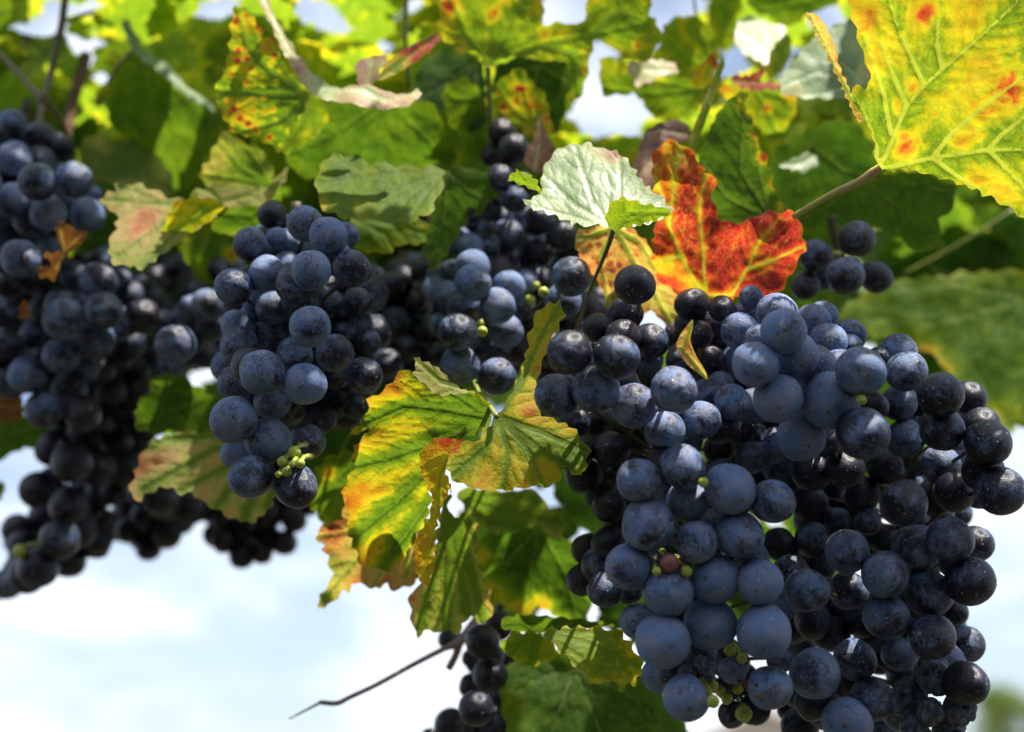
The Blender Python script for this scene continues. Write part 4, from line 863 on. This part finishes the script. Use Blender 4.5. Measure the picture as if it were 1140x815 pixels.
# top centre and right
leaf(lit=1, label='large glowing yellow green leaf across the top, with a white sky hole in it',
     pieces=[dict(b=(543,74), D=.530, g=(0,.12), q=(.03,0,0), tooth=2.8, lam=17, step=4.2, wave=9, quilt=3, vw=1.8, gapw=20, h=(.36,.08,.06), hn=.08, mat='autumn', spot=.3,
           o=[(489,-60),(600,-60),(603,-10),(604,25),(612,30),(622,25),(635,25),(645,31),(651,20),(654,-5),(660,-60),(735,-60),(724,-5),(722,15),(730,25),(738,35),(730,55),(722,67),(705,67),(690,60),(678,50),(668,44),(661,45),(657,58),(656,72),(650,98),(643,112),(629,108),(638,97),(632,70),(615,66),(607,68),(598,63),(580,62),(560,65),(545,76),(535,62),(526,54),(507,49),(495,45),(487,37),(490,15)],
           v=[[(543,74),(560,40),(580,0),(592,-50)],[(543,74),(600,50),(660,38),(722,25)],[(543,74),(520,40),(498,-10)],[(600,50),(640,60),(645,105)],[(660,38),(690,10),(700,-40)]],
           patches=[(500,8,12,.42),(550,15,7,.42),(560,1,8,.3),(607,40,9,.2),(626,40,7,.2),(710,51,6,.35),(600,10,16,.14),(652,80,6,.3),(590,40,14,.08)])],
     petiole=[(543,74,.531,3.4),(544,90,.535,3),(545,115,.542,3),(546,150,.555,3)], pmat='petiole_green')
leaf('black green leaf in deep shadow under the glowing top leaf',
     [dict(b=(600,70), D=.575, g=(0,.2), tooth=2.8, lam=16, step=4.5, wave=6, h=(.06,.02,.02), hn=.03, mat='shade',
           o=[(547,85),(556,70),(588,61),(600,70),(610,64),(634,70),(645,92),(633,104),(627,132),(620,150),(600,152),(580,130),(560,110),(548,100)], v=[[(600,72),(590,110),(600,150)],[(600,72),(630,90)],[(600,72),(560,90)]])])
leaf(lit=1, label='pointed yellow leaf spotted with brown, in front of the deep shadow at the top',
     pieces=[dict(b=(600,150), D=.545, g=(.3,.1), tooth=1.8, lam=12, step=3.4, wave=5, h=(.40,.08,.05), hn=.07, mat='autumn', spot=.7,
           o=[(551,93),(558,88),(566,83),(573,77),(580,74),(587,84),(593,93),(606,102),(611,125),(617,150),(604,153),(590,152),(571,138),(557,126),(552,110)],
           v=[[(604,152),(585,110),(580,76)],[(604,152),(570,120),(553,95)]], patches=[(574,97,7,.3),(585,100,6,.3),(568,118,9,.25),(590,115,9,.32),(612,140,8,.14)])])
leaf('dusky pink leaf edge standing between the black grapes and the pale green leaf',
     [dict(b=(596,190), D=.520, g=(.8,.1), tooth=1.2, lam=12, step=3, wave=4, h=(.80,.06,.04), hn=.10, mat='upper',
           o=[(600,122),(604,135),(608,147),(616,160),(620,176),(613,182),(605,192),(594,192),(584,180),(585,167),(592,160),(597,145)], v=[[(596,190),(600,160),(601,126)]])])
leaf('blue green leaf reflecting the sky, left of the stalk of the glowing top leaf',
     [dict(b=(530,64), D=.570, g=(-.2,-.3), tooth=2.4, lam=16, step=4.5, wave=8, h=(.10,.03,.03), hn=.04, mat='shade',
           o=[(463,80),(476,66),(492,54),(509,50),(531,62),(540,82),(542,120),(541,142),(522,150),(500,132),(472,126),(460,105)], v=[[(532,66),(500,90),(465,110)],[(532,66),(530,110),(530,145)]], patches=[(515,52,10,.55)])])
leaf('green leaf turning yellow with a pinkish patch, above the broad sunlit leaf',
     [dict(b=(540,110), D=.560, g=(.1,.2), tooth=2.6, lam=14, step=4, wave=8, h=(.26,.08,.06), hn=.12, mat='autumn',
           o=[(492,98),(505,90),(519,84),(532,98),(540,112),(542,140),(542,172),(524,186),(508,184),(498,182),(485,168),(480,158),(490,145),(497,132)], v=[[(538,110),(515,150),(500,180)],[(538,110),(532,150),(530,182)],[(538,110),(505,110)]], patches=[(492,160,12,.30),(505,175,10,.34),(515,145,10,.10)])])
leaf(lit=1, label='lime leaf with an orange corner, right of the white sky gap at the top',
     pieces=[dict(b=(776,100), D=.560, g=(0,.1), tooth=2.4, lam=14, step=4, wave=6, h=(.36,.06,.06), hn=.06, mat='autumn',
           o=[(668,62),(684,66),(698,72),(712,88),(722,88),(734,84),(758,84),(783,98),(780,118),(768,133),(752,132),(738,130),(728,132),(716,115),(708,104),(690,106),(670,106),(668,88)], v=[[(778,100),(720,105),(672,98)],[(778,100),(740,92),(715,90)],[(778,100),(760,125)]], patches=[(735,86,8,.16),(698,74,6,.25)])])
leaf('pale pinkish lilac leaf catching the light near the top, right of the white sky gap',
     [dict(b=(750,80), D=.550, g=(0,-.7), tooth=2, lam=12, step=3.6, wave=4, h=(.62,.1,.04), hn=.08, mat='upper', o=[(696,72),(704,68),(718,67),(734,66),(748,70),(758,80),(746,83),(734,86),(720,92),(709,98),(704,86)], v=[[(754,80),(706,76)]], patches=[(697,76,6,-.1)])])
leaf(lit=1, label='curled yellow leaf with a dark red tip, above the narrow edge on leaf',
     pieces=[dict(b=(780,95), D=.535, g=(.2,.2), tooth=1.8, lam=10, step=3, wave=6, h=(.54,.05,.08), hn=.08, mat='autumn', o=[(770,88),(778,76),(787,65),(794,58),(799,66),(798,78),(792,90),(784,98),(776,100)], v=[[(780,98),(795,62)]], patches=[(795,66,9,.42)])])
leaf('purple grey leaf with a pink lower half, just left of the crumpled red leaf',
     [dict(b=(765,160), D=.515, g=(.1,-.4), tooth=1.8, lam=14, step=3.6, wave=6, h=(.86,.04,.03), hn=.06, mat='upper',
           o=[(708,176),(714,158),(718,146),(734,136),(758,133),(769,143),(766,160),(748,160),(735,170),(730,200),(724,212),(708,200),(704,190)], v=[[(766,160),(735,165),(712,195)],[(766,150),(735,145),(718,150)]], patches=[(716,188,16,-.08),(740,146,16,.10)])])
leaf(lit=1, label='scarlet rolled leaf strip lying level at the top right of centre',
     pieces=[dict(b=(840,92), D=.545, g=(.1,-.5), tooth=2.2, lam=9, step=2.8, wave=6, h=(.86,.04,.05), hn=.08, mat='autumn', o=[(811,86),(820,84),(832,85),(842,80),(849,75),(852,82),(844,90),(858,92),(872,92),(880,88),(886,82),(890,91),(882,100),(866,99),(850,100),(835,99),(820,95)], v=[[(815,90),(845,92),(885,92)]], patches=[(884,90,10,.14)])])
leaf(lit=1, label='yellow green leaf with a dark hole, below the scarlet strip',
     pieces=[dict(b=(840,98), D=.560, g=(0,.2), tooth=2.2, lam=13, step=3.8, wave=7, h=(.34,.08,.08), hn=.1, mat='autumn', o=[(797,98),(815,94),(838,98),(866,100),(884,106),(888,120),(878,140),(862,150),(848,148),(838,132),(828,122),(812,112)], v=[[(840,99),(855,125),(865,148)],[(840,99),(875,110)]], patches=[(854,120,5,.62),(808,99,10,.2),(878,106,8,.35)])])
leaf('leaf standing on edge above the scarlet strip, green with brown rims',
     [dict(b=(865,82), D=.550, g=(.6,0), tooth=1.2, lam=12, step=3, wave=4, h=(.34,.05,.14), hn=.1, mat='autumn', o=[(877,36),(881,46),(881,58),(876,72),(868,83),(856,87),(853,78),(857,62),(862,50),(868,44)], v=[[(862,84),(870,60),(877,40)]])])
leaf('pale grey green leaf facing the sky, left of the big yellow leaf',
     [dict(b=(960,90), D=.530, g=(0,-.6), q=(.02,0,0), tooth=2.4, lam=16, step=4, wave=6, h=(.22,.06,.05), hn=.12, mat='upper', o=[(866,96),(874,78),(884,66),(905,42),(930,28),(955,18),(968,60),(974,88),(958,104),(938,110),(915,110),(892,108),(874,106)], v=[[(962,92),(910,80),(870,96)],[(962,92),(925,60),(930,30)],[(962,92),(920,104)]], patches=[(885,100,16,.3),(965,80,10,.45),(950,50,10,.2)])])
leaf('lilac white leaf reflecting the sky, near the top right of centre',
     [dict(b=(850,70), D=.590, g=(0,-1.0), tooth=2, lam=14, step=4.5, wave=4, h=(.40,.06,.04), hn=.06, mat='upper', o=[(816,32),(824,22),(833,17),(846,22),(862,27),(877,32),(874,52),(870,66),(855,72),(838,64),(822,56)], v=[[(868,68),(840,45),(820,34)]])])
leaf('translucent yellow green leaf at the top edge, third from the big yellow leaf',
     [dict(b=(805,58), D=.600, g=(0,.1), tooth=2.4, lam=15, step=5, wave=6, h=(.37,.05,.05), hn=.05, mat='autumn', o=[(792,-30),(830,-30),(826,5),(820,25),(815,55),(806,58),(797,50),(789,30)], v=[[(806,56),(808,10),(810,-25)]])])
leaf('yellow olive leaf below the pale blue sky gap at the top',
     [dict(b=(790,78), D=.585, g=(0,.1), tooth=2.4, lam=14, step=4.5, wave=6, h=(.40,.06,.06), hn=.08, mat='autumn', o=[(741,26),(752,20),(763,17),(783,22),(797,37),(802,60),(794,72),(778,76),(766,78),(756,70),(745,64),(734,58),(733,43)], v=[[(792,74),(765,50),(742,30)],[(792,74),(750,64)],[(792,74),(785,45),(770,20)]], patches=[(766,45,7,.2)])])
leaf('bright green leaf at the top edge, immediately left of the big yellow leaf',
     [dict(b=(925,0), D=.610, g=(0,.1), tooth=2.4, lam=14, step=5, wave=6, h=(.30,.04,.05), hn=.06, mat='autumn', o=[(832,-30),(940,-30),(933,2),(924,8),(908,12),(897,16),(886,28),(871,30),(856,18),(840,14),(832,2)], v=[[(930,-5),(885,5),(845,12)],[(930,-5),(900,-10),(840,-15)]])])
# ------------------------------------------------------------------ foliage further back, each leaf its own object, with the sky gaps left open
GAPS = [(60,18,9),(50,23,7),(33,33,6),(100,7,7),(95,55,7),(84,45,5),(113,88,5),(240,10,10),(228,12,6),(255,8,5),(340,5,8),(365,27,7),(376,26,5),(462,5,6),(430,52,4),(628,10,22),(612,12,10),(645,12,10),
        (690,110,16),(670,118,14),(710,120,16),(665,60,12),(660,90,12),(670,140,10),(650,125,10),(700,140,10),(725,10,10),(735,20,12),(750,5,14),(772,4,10),(727,45,9),(815,68,12),(810,78,9),(822,62,6),(845,40,8),(872,62,9),(918,14,12),(935,30,8),(880,92,6)]
SKYFREE = [(-30,490),(20,500),(50,500),(55,520),(20,560),(5,570),(0,640),(120,640),(170,625),(240,612),(300,630),(345,580),(352,620),(360,690),(480,720),(480,800),(300,800),(100,800),(0,780),(1060,560),(1100,590),(1130,500),(1135,600),(1120,700),(1110,760),(640,600),(600,560),(645,590),(200,600),(230,590),(540,740),(545,770),(510,740)]
def background(areas, count, sizes, depths, hues, label, group, mat, gaps=True, seed=1, minsize=15):
    r = random.Random(seed); pts = []
    for (x0, y0, x1, y1) in areas:
        for x in np.arange(x0, x1, 7.0):
            for y in np.arange(y0, y1, 7.0): pts.append((x, y))
    pts = np.array(pts); free = np.ones(len(pts), bool)
    bad = []
    if gaps:
        for (x, y, rad) in GAPS:
            bad.append((x, y))
            for k in range(8): bad.append((x + rad * math.cos(k * .785), y + rad * math.sin(k * .785)))
    bad += SKYFREE
    bad = np.array(bad, float)
    if gaps: free &= ~np.any([np.hypot(pts[:, 0] - x, pts[:, 1] - y) < rad for x, y, rad in GAPS], axis=0)
    n = 0
    for t in range(count * 110):
        if n >= count or not free.any(): break
        q = 1 - t / (count * 110)
        size = max(minsize, sizes[0] + (sizes[1] - sizes[0]) * (q ** 2) * r.uniform(.6, 1.1))
        c = pts[r.choice(np.nonzero(free)[0])]
        rot = r.uniform(0, 6.283); sq = r.uniform(.55, 1.0); sqa = r.uniform(-.6, .6) + math.pi / 2
        o, v = template(c[0] - size * .3 * math.cos(rot), c[1] - size * .3 * math.sin(rot), size, rot, sq, sqa, r)
        if inside(bad, o).any(): continue
        cov = inside(pts, o)
        if not (cov & free).any(): continue
        free &= ~cov; n += 1
        tilt = math.sqrt(max(0, 1 / sq ** 2 - 1)) * r.choice((-1, 1, 1))
        hu = r.uniform(*hues)
        g = (math.cos(sqa) * tilt * .8, math.sin(sqa) * tilt * .8 + (r.uniform(.4, 1.2) if mat == 'autumn' else 0))
        leaf(label, [dict(o=o, b=v[0][0], v=v, D=r.uniform(*depths), g=g, q=(r.uniform(-.1, .1), r.uniform(-.1, .1), 0), tooth=size * .03, lam=size * .14, step=max(5.0, size * .075),
                          h=(hu, .05, .08), hn=.10, mat=mat, wave=size * .07, quilt=2.2, vw=1.3, spot=r.choice((0, 0, .4)), soft=False)], group=group)
    return n

n1 = background([(-30,-30,500,130)], 70, (34,120), (.62,.74), (.30,.42), 'blurred yellow green leaf of the sunlit canopy at the top left', 'sunlit canopy leaves at the top left', 'autumn', seed=3)
n2 = background([(80,110,500,290)], 18, (40,110), (.66,.76), (.20,.32), 'blurred green leaf in the shade between the left bunches and the middle', 'shaded leaves behind the left bunches', 'autumn', seed=5)
n3 = background([(480,-30,960,180)], 60, (30,100), (.62,.74), (.30,.42), 'blurred bright leaf behind the glowing leaves at the top centre', 'bright leaves behind the top centre', 'autumn', seed=8)
n4 = background([(600,160,900,330),(870,60,1160,330),(1000,300,1160,440)], 24, (50,120), (.68,.80), (.14,.26), 'dim dark leaf deep behind the red leaf and the small bunch of five grapes', 'dim leaves behind the right side', 'shade', seed=11)
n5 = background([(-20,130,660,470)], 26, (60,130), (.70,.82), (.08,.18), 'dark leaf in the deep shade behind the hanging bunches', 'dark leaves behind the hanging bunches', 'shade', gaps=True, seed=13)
n6 = background([(550,470,900,690),(860,380,1010,600)], 14, (50,110), (.60,.68), (.0,.06), 'filler leaf darkened as shade between the grapes of the big right hand group', 'dark leaves behind the right group', 'shade', gaps=False, seed=17)  # near black green, put in for the shade between grapes
print('background leaves', n1, n2, n3, n4, n5, n6)

# unseen leaves added above the frame to shade the bunches, with gaps left for the sun
LIT = [(1200,50,.425),(1180,150,.425),(1150,-40,.425),(1050,-50,.425),(1000,-30,.425),(980,60,.425),(1030,60,.425),(1050,60,.425),(1090,150,.425),(1010,120,.425),(1110,20,.425),(650,210,.44),(690,220,.44),(620,215,.44),(765,230,.47),(850,270,.47),(745,190,.47),(800,280,.47),(570,500,.42),(610,370,.425),(605,520,.42),(540,520,.42),(580,450,.425),(640,500,.42),
       (430,470,.44),(490,425,.43),(410,530,.44),(670,735,.452),(690,715,.452),(640,710,.452),(150,285,.52),(215,245,.51),(150,240,.52),(400,225,.50),(450,235,.50),(440,262,.53),(200,530,.515),(260,560,.515),(420,110,.49),(330,80,.49),(270,60,.505),(290,110,.505),
       (560,20,.53),(690,40,.53),(510,30,.53),(1080,430,.64),(500,640,.47),(380,640,.49),(475,600,.42),(840,92,.545),(770,385,.455),(655,275,.468),(1047,440,.43),(1093,474,.43),(1060,478,.43),(1080,647,.44),(50,40,.66),(150,30,.66),(250,60,.66),(350,40,.66),(440,60,.66),(80,100,.66),(180,90,.6),(730,100,.56),(780,40,.6),(770,60,.6),(880,0,.6),(575,110,.545),(840,115,.56),(960,60,.53)]
SHADE_Z = 1.93
def overhead(count, seed):
    r = random.Random(seed)
    def proj(p): return (p + TO_SUN * ((SHADE_Z - p.z) / TO_SUN.z)).xy
    want = np.array([proj(c) for c, rad in PLACED]); hole = np.array([proj(P(*q)) for q in LIT if q[2] >= .58 or q[0] > 1040 and q[1] > 430] + [proj(q) for q in LITV])
    d = np.min(np.hypot(want[:, None, 0] - hole[None, :, 0], want[:, None, 1] - hole[None, :, 1]), axis=1)
    want = want[d > .011]; free = np.ones(len(want), bool)
    protos = []
    for k in range(4):
        o, v = template(570, 407, 190, r.uniform(0, 6), 1, 0, r)
        protos.append(blade_mesh('vine_leaf', o, (570, 407), v, D=.5, tooth=5, lam=20, step=11, h=(.2, .05, .05), mat='shade', wave=9, soft=False, seed=900 + k)[0])
    B0 = Matrix((RIGHT, UP, -FWD))                        # camera axes back to x, y, z
    n = 0
    for t in range(4000):
        if n >= count or not free.any(): break
        k = int(r.choice(np.nonzero(free)[0])); sc = r.uniform(.25, 1.15) * (1 - .6 * t / 4000)
        rad = .5 * 190 * K * sc
        c = Vector((want[k][0] + r.uniform(-.5, .5) * rad, want[k][1] + r.uniform(-.5, .5) * rad, SHADE_Z + r.uniform(-.015, .05)))
        if np.min(np.hypot(hole[:, 0] - c.x, hole[:, 1] - c.y)) < rad * .88 + .004: continue
        if c.y + rad * .5 > .53: continue
        if (c.z - 1.5 - rad * .35) / max(c.y + rad, .01) < .66: continue
        o = bpy.data.objects.new('vine_leaf', protos[n % 4]); COL.objects.link(o); o.location = c; o.scale = (sc,) * 3
        o.rotation_euler = (Matrix.Rotation(r.uniform(0, 6.28), 3, 'Z') @ Matrix.Rotation(r.uniform(-.3, .3), 3, 'X') @ B0).to_euler()
        tag(o, 'added leaf above the frame, unseen, shading the bunches', 'leaf', 'added shade leaves overhead')
        free &= np.hypot(want[:, 0] - c.x, want[:, 1] - c.y) > rad * .62
        n += 1
    print('overhead', n, 'uncovered', int(free.sum()), 'of', len(free))

# ------------------------------------------------------------------ canes, stems, twig
def cane(name, label, path, mat, cat, extra=()):
    org = P(path[0][0], path[0][1], path[0][2])
    o = link(name, px_tube(name, path, mat, org), None, org); tag(o, label, cat)
    for nm, pth in extra: link(nm, px_tube(nm, pth, mat, org), o)
    return o
cane('vine_shoot', 'upright brown green shoot at the upper left, above the upper left bunch', [(74,-20,.60,4.5),(70,20,.60,4.2),(64,50,.60,4),(56,85,.60,4),(48,112,.595,4.4),(44,140,.59,3.6),(38,170,.59,3)], 'petiole_brown', 'vine stem',
     [('side_shoot', [(48,112,.595,3.6),(30,92,.60,3),(10,70,.605,2.6),(-10,52,.61,2.6)]), ('side_shoot', [(47,108,.595,3.2),(62,125,.60,3),(74,148,.605,3),(84,175,.61,2.6)]), ('node', [(49,104,.594,4.6),(47,112,.594,5.6),(45,120,.594,4.4)])])
cane('vine_cane', 'reddish brown woody cane, blurred, upright among the yellow leaves at the upper left', [(96,60,.66,6),(88,90,.655,6.5),(80,118,.65,6),(74,150,.645,6),(70,190,.64,5)], 'bark', 'vine stem')
cane('vine_cane', 'short reddish brown cane lying level near the upper left corner', [(0,36,.67,4),(25,42,.665,5),(52,48,.66,5.5),(75,46,.66,4)], 'bark', 'vine stem')
cane('leaf_stalk', 'pale green leaf stalk slanting up to the soft green leaf at the upper left', [(108,118,.63,2.6),(122,90,.625,2.6),(138,66,.615,2.6),(150,56,.61,2.6)], 'petiole_green', 'vine stem')
cane('leaf_stalk', 'thin green stalk near the top left corner between white sky gaps', [(72,24,.62,2.6),(95,16,.62,2.4),(118,10,.625,2.4),(135,2,.63,2.4)], 'petiole_green', 'vine stem')
cane('leaf_stalk', 'thin brownish stalk hanging straight down at the top, left of the glowing top leaf', [(453,-20,.58,2.6),(452,20,.58,2.4),(452,55,.58,2.2),(455,98,.585,2.2)], 'petiole_brown', 'vine stem')
cane('leaf_stalk', 'fine dark stalk crossing the pale blue sky gap at the top', [(771,-15,.60,1.4),(775,15,.60,1.4),(781,42,.60,1.4),(786,62,.60,1.4)], 'petiole_brown', 'vine stem')
cane('leaf_stalk', 'dim green stalk in the gap beside the middle bunch', [(480,240,.56,3),(474,275,.565,2.8),(468,310,.57,2.6),(466,345,.58,2.4)], 'petiole_green', 'vine stem')
cane('bare_twig', 'thin bare grey twig sticking out to the lower left against the sky', [(322,800,.500,1.0),(338,792,.502,1.2),(355,783,.505,1.6),(358,782,.505,2.6),(375,783,.507,2.8),(390,776,.508,2.6),(420,762,.512,2.6),(460,740,.518,2.8),(495,722,.523,3.2),(512,714,.526,6),(530,690,.535,5)], 'twig', 'twig',
     [('fork', [(511,716,.526,5.5),(508,728,.527,4.2),(503,738,.528,4.4),(499,745,.528,4.2)])])
cane('dry_stalk', 'short rusty stub of stalk poking from the nearest bunch beside its green berries', [(829,760,.40,2.6),(836,762,.395,2.8),(843,763,.39,2.4)], 'bark', 'stalk', [('fork', [(830,761,.40,2.6),(838,770,.394,2.8),(848,778,.388,2.8)])])

# ------------------------------------------------------------------ ground and the far things at the lower edge
def flat(name, half, z, mat, kind):
    bm = bmesh.new(); n = 24
    vs_ = [[bm.verts.new(((i / n - .5) * 2 * half, (j / n - .5) * 2 * half, z)) for j in range(n + 1)] for i in range(n + 1)]
    for i in range(n):
        for j in range(n): bm.faces.new((vs_[i][j], vs_[i + 1][j], vs_[i + 1][j + 1], vs_[i][j + 1]))
    me = bpy.data.meshes.new(name); bm.to_mesh(me); bm.free(); me.materials.append(mat)
    return tag(link(name, me), None, None, None, kind)
gm = simple('dry_grass_soil', (0.018, 0.024, 0.008), (0.035, 0.028, 0.018), .8, .9, .5, .05)
flat('ground', 1500, 0, gm, 'structure')

def box(bm, x0, x1, y0, y1, z0, z1):
    v = [bm.verts.new((x, y, z)) for z in (z0, z1) for x, y in ((x0, y0), (x1, y0), (x1, y1), (x0, y1))]
    for f in ((3,2,1,0),(4,5,6,7),(0,1,5,4),(1,2,6,5),(2,3,7,6),(3,0,4,7)): bm.faces.new([v[i] for i in f])
def mesh(name, bm, mat):
    me = bpy.data.meshes.new(name); bmesh.ops.recalc_face_normals(bm, faces=bm.faces[:]); bm.to_mesh(me); bm.free(); me.materials.append(mat); return me
plaster = simple('cream_plaster', (0.74, 0.62, 0.48), (0.66, 0.54, 0.40), 1.5, .85, .2, .01)
tile = simple('pale_roof', (0.55, 0.42, 0.32), (0.44, 0.32, 0.24), 2.5, .8, .4, .02)
wood = simple('door_wood', (0.16, 0.10, 0.06), (0.10, 0.06, 0.04), 3, .6)
dark = simple('window_pane', (0.03, 0.04, 0.05), (0.02, 0.025, 0.03), 3, .1)
hp = P(850, 795, 30.0)
ho = Vector((hp.x, hp.y, 0)); HT = hp.z; HW = 2.1; EV = HT - .9
house = tag(empty('farm_hut', ho), 'cream plastered hut far off, a sliver of it showing under the nearest bunch', 'hut')
bm = bmesh.new()
for y in (0, 5):
    pass
fr = [bm.verts.new((x, 0, z)) for x, z in ((-HW, 0), (HW, 0), (HW, EV), (0, HT), (-HW, EV))]
bk = [bm.verts.new((v.co.x, 5, v.co.z)) for v in fr]
bm.faces.new(fr); bm.faces.new(list(reversed(bk)))
for i in (0, 1, 4): bm.faces.new((fr[i], bk[i], bk[(i + 1) % 5], fr[(i + 1) % 5]))
link('wall', mesh('wall', bm, plaster), house)
bm = bmesh.new()
for s in (-1, 1):
    a = [(0, HT + .02), (s * (HW + .25), EV - .09), (s * (HW + .25), EV + .03), (0, HT + .15)]
    f0 = [bm.verts.new((x, -.2, z)) for x, z in a]; f1 = [bm.verts.new((x, 5.2, z)) for x, z in a]
    bm.faces.new(f0); bm.faces.new(list(reversed(f1)))
    for i in range(4): bm.faces.new((f0[i], f0[(i + 1) % 4], f1[(i + 1) % 4], f1[i]))
link('roof', mesh('roof', bm, tile), house)
bm = bmesh.new(); box(bm, -.45, .45, -.06, -.003, 0, 2.0); d = link('door', mesh('door', bm, wood), house)
for x in (-1.35, 1.35):
    bm = bmesh.new(); box(bm, x - .35, x + .35, -.05, -.003, 1.0, 1.9); wn = link('window', mesh('window', bm, wood), house)
    bm = bmesh.new(); box(bm, x - .28, x + .28, -.06, -.052, 1.07, 1.83); link('pane', mesh('pane', bm, dark), wn)

def far_tree(px, py, dist, hgt_px, label, seed):
    r = random.Random(seed); top = P(px, py, dist); base = Vector((top.x, top.y, 0)); H = top.z
    root = tag(empty('tree', base), label, 'tree')
    bm = bmesh.new(); rad = H * .30
    cl = []
    for k in range(46):
        a = r.uniform(0, 6.283); z = r.uniform(.30, .97); rr = rad * math.sin(min(1, (1 - z) * 2.2 + .12) * 1.5) * r.uniform(.3, 1)
        cl.append(Vector((rr * math.cos(a), rr * math.sin(a), H * z)))
    for c in cl:
        for _ in range(240):
            p = c + Vector((r.gauss(0, 1), r.gauss(0, 1), r.gauss(0, .8))) * H * .045
            n = Vector((r.gauss(0, 1), r.gauss(0, 1), r.gauss(0, 1))).normalized(); u = n.orthogonal().normalized(); v = n.cross(u); s = r.uniform(.05, .10) * H / 6
            bm.faces.new([bm.verts.new(p + u * s), bm.verts.new(p + v * s * .6), bm.verts.new(p - u * s), bm.verts.new(p - v * s * .6)])
    link('crown', mesh('crown', bm, FOL), root)
    parts = [tube_mesh('t', [Vector((0, 0, -.1)), Vector((.1, 0, H * .3)), Vector((0, .1, H * .75))], [H * .035, H * .025, H * .008], 'bark', sides=9)]
    for c in cl[::5]: parts.append(tube_mesh('t', [Vector((.05, 0, H * r.uniform(.2, .45))), c * .6 + Vector((0, 0, H * .25)), c], [H * .014, H * .008, H * .003], 'bark', sides=6))
    bm = bmesh.new()
    for me in parts: bm.from_mesh(me); bpy.data.meshes.remove(me)
    me = bpy.data.meshes.new('trunk'); bm.to_mesh(me); bm.free(); me.materials.append(M['bark']); link('trunk', me, root)
t_ = NT('tree_foliage'); oi_ = t_.n('TexCoord'); nn = t_.noise(oi_.outputs['Object'], 1.6, 3)
cc = t_.ramp(nn, [(.35, (.09, .15, .02)), (.65, (.20, .27, .035))])
b_ = t_.bsdf(Base_Color=cc, Roughness=.6); tl_ = t_.n('BsdfTranslucent'); t_.set(tl_.inputs['Color'], cc); ms_ = t_.n('MixShader'); ms_.inputs[0].default_value = .4
t_.t.links.new(b_.outputs[0], ms_.inputs[1]); t_.t.links.new(tl_.outputs[0], ms_.inputs[2]); t_.t.links.new(ms_.outputs[0], t_.out.inputs['Surface']); FOL = t_.m
far_tree(1118, 768, 42, 40, 'light green tree far off, its blurred top showing at the lower right corner', 4)
overhead(170, 21)
M['row'] = simple('added_row_foliage', (0.020, 0.035, 0.008), (0.045, 0.060, 0.012), 1.5, .8)  # kept dark so the added row throws back little light
def added_vine_row(y, label):  # added, unseen row behind the camera that blocks low sky light
    r = random.Random(31); root = tag(empty('added_vine_row', (0, y, 0)), label, 'added vines')
    bm = bmesh.new()
    for _ in range(7500):
        p = Vector((r.uniform(-9, 9), r.gauss(0, .16), r.triangular(.35, 2.7, 2.1)))
        n = Vector((r.gauss(0, 1), r.gauss(0, 1), r.gauss(0, 1))).normalized(); u = n.orthogonal().normalized(); v = n.cross(u); s = r.uniform(.05, .10)
        bm.faces.new([bm.verts.new(p + (u * math.cos(k * 1.2566) + v * math.sin(k * 1.2566)) * s * (1, .8, 1, .7, .9)[k]) for k in range(5)])
    link('foliage', mesh('foliage', bm, M['row']), root)
    for k in range(13):
        x = -9 + k * 1.5 + r.uniform(-.2, .2)
        link('trunk', tube_mesh('trunk', [Vector((x, 0, -.05)), Vector((x + .04, .03, .5)), Vector((x - .02, 0, 1.2)), Vector((x + .1, 0, 2.4))], [.04, .03, .028, .015], 'bark', sides=8), root)
added_vine_row(-1.3, 'added row of vines behind the camera, unseen, holding low light off the bunches')
print('objects', len(bpy.data.objects))
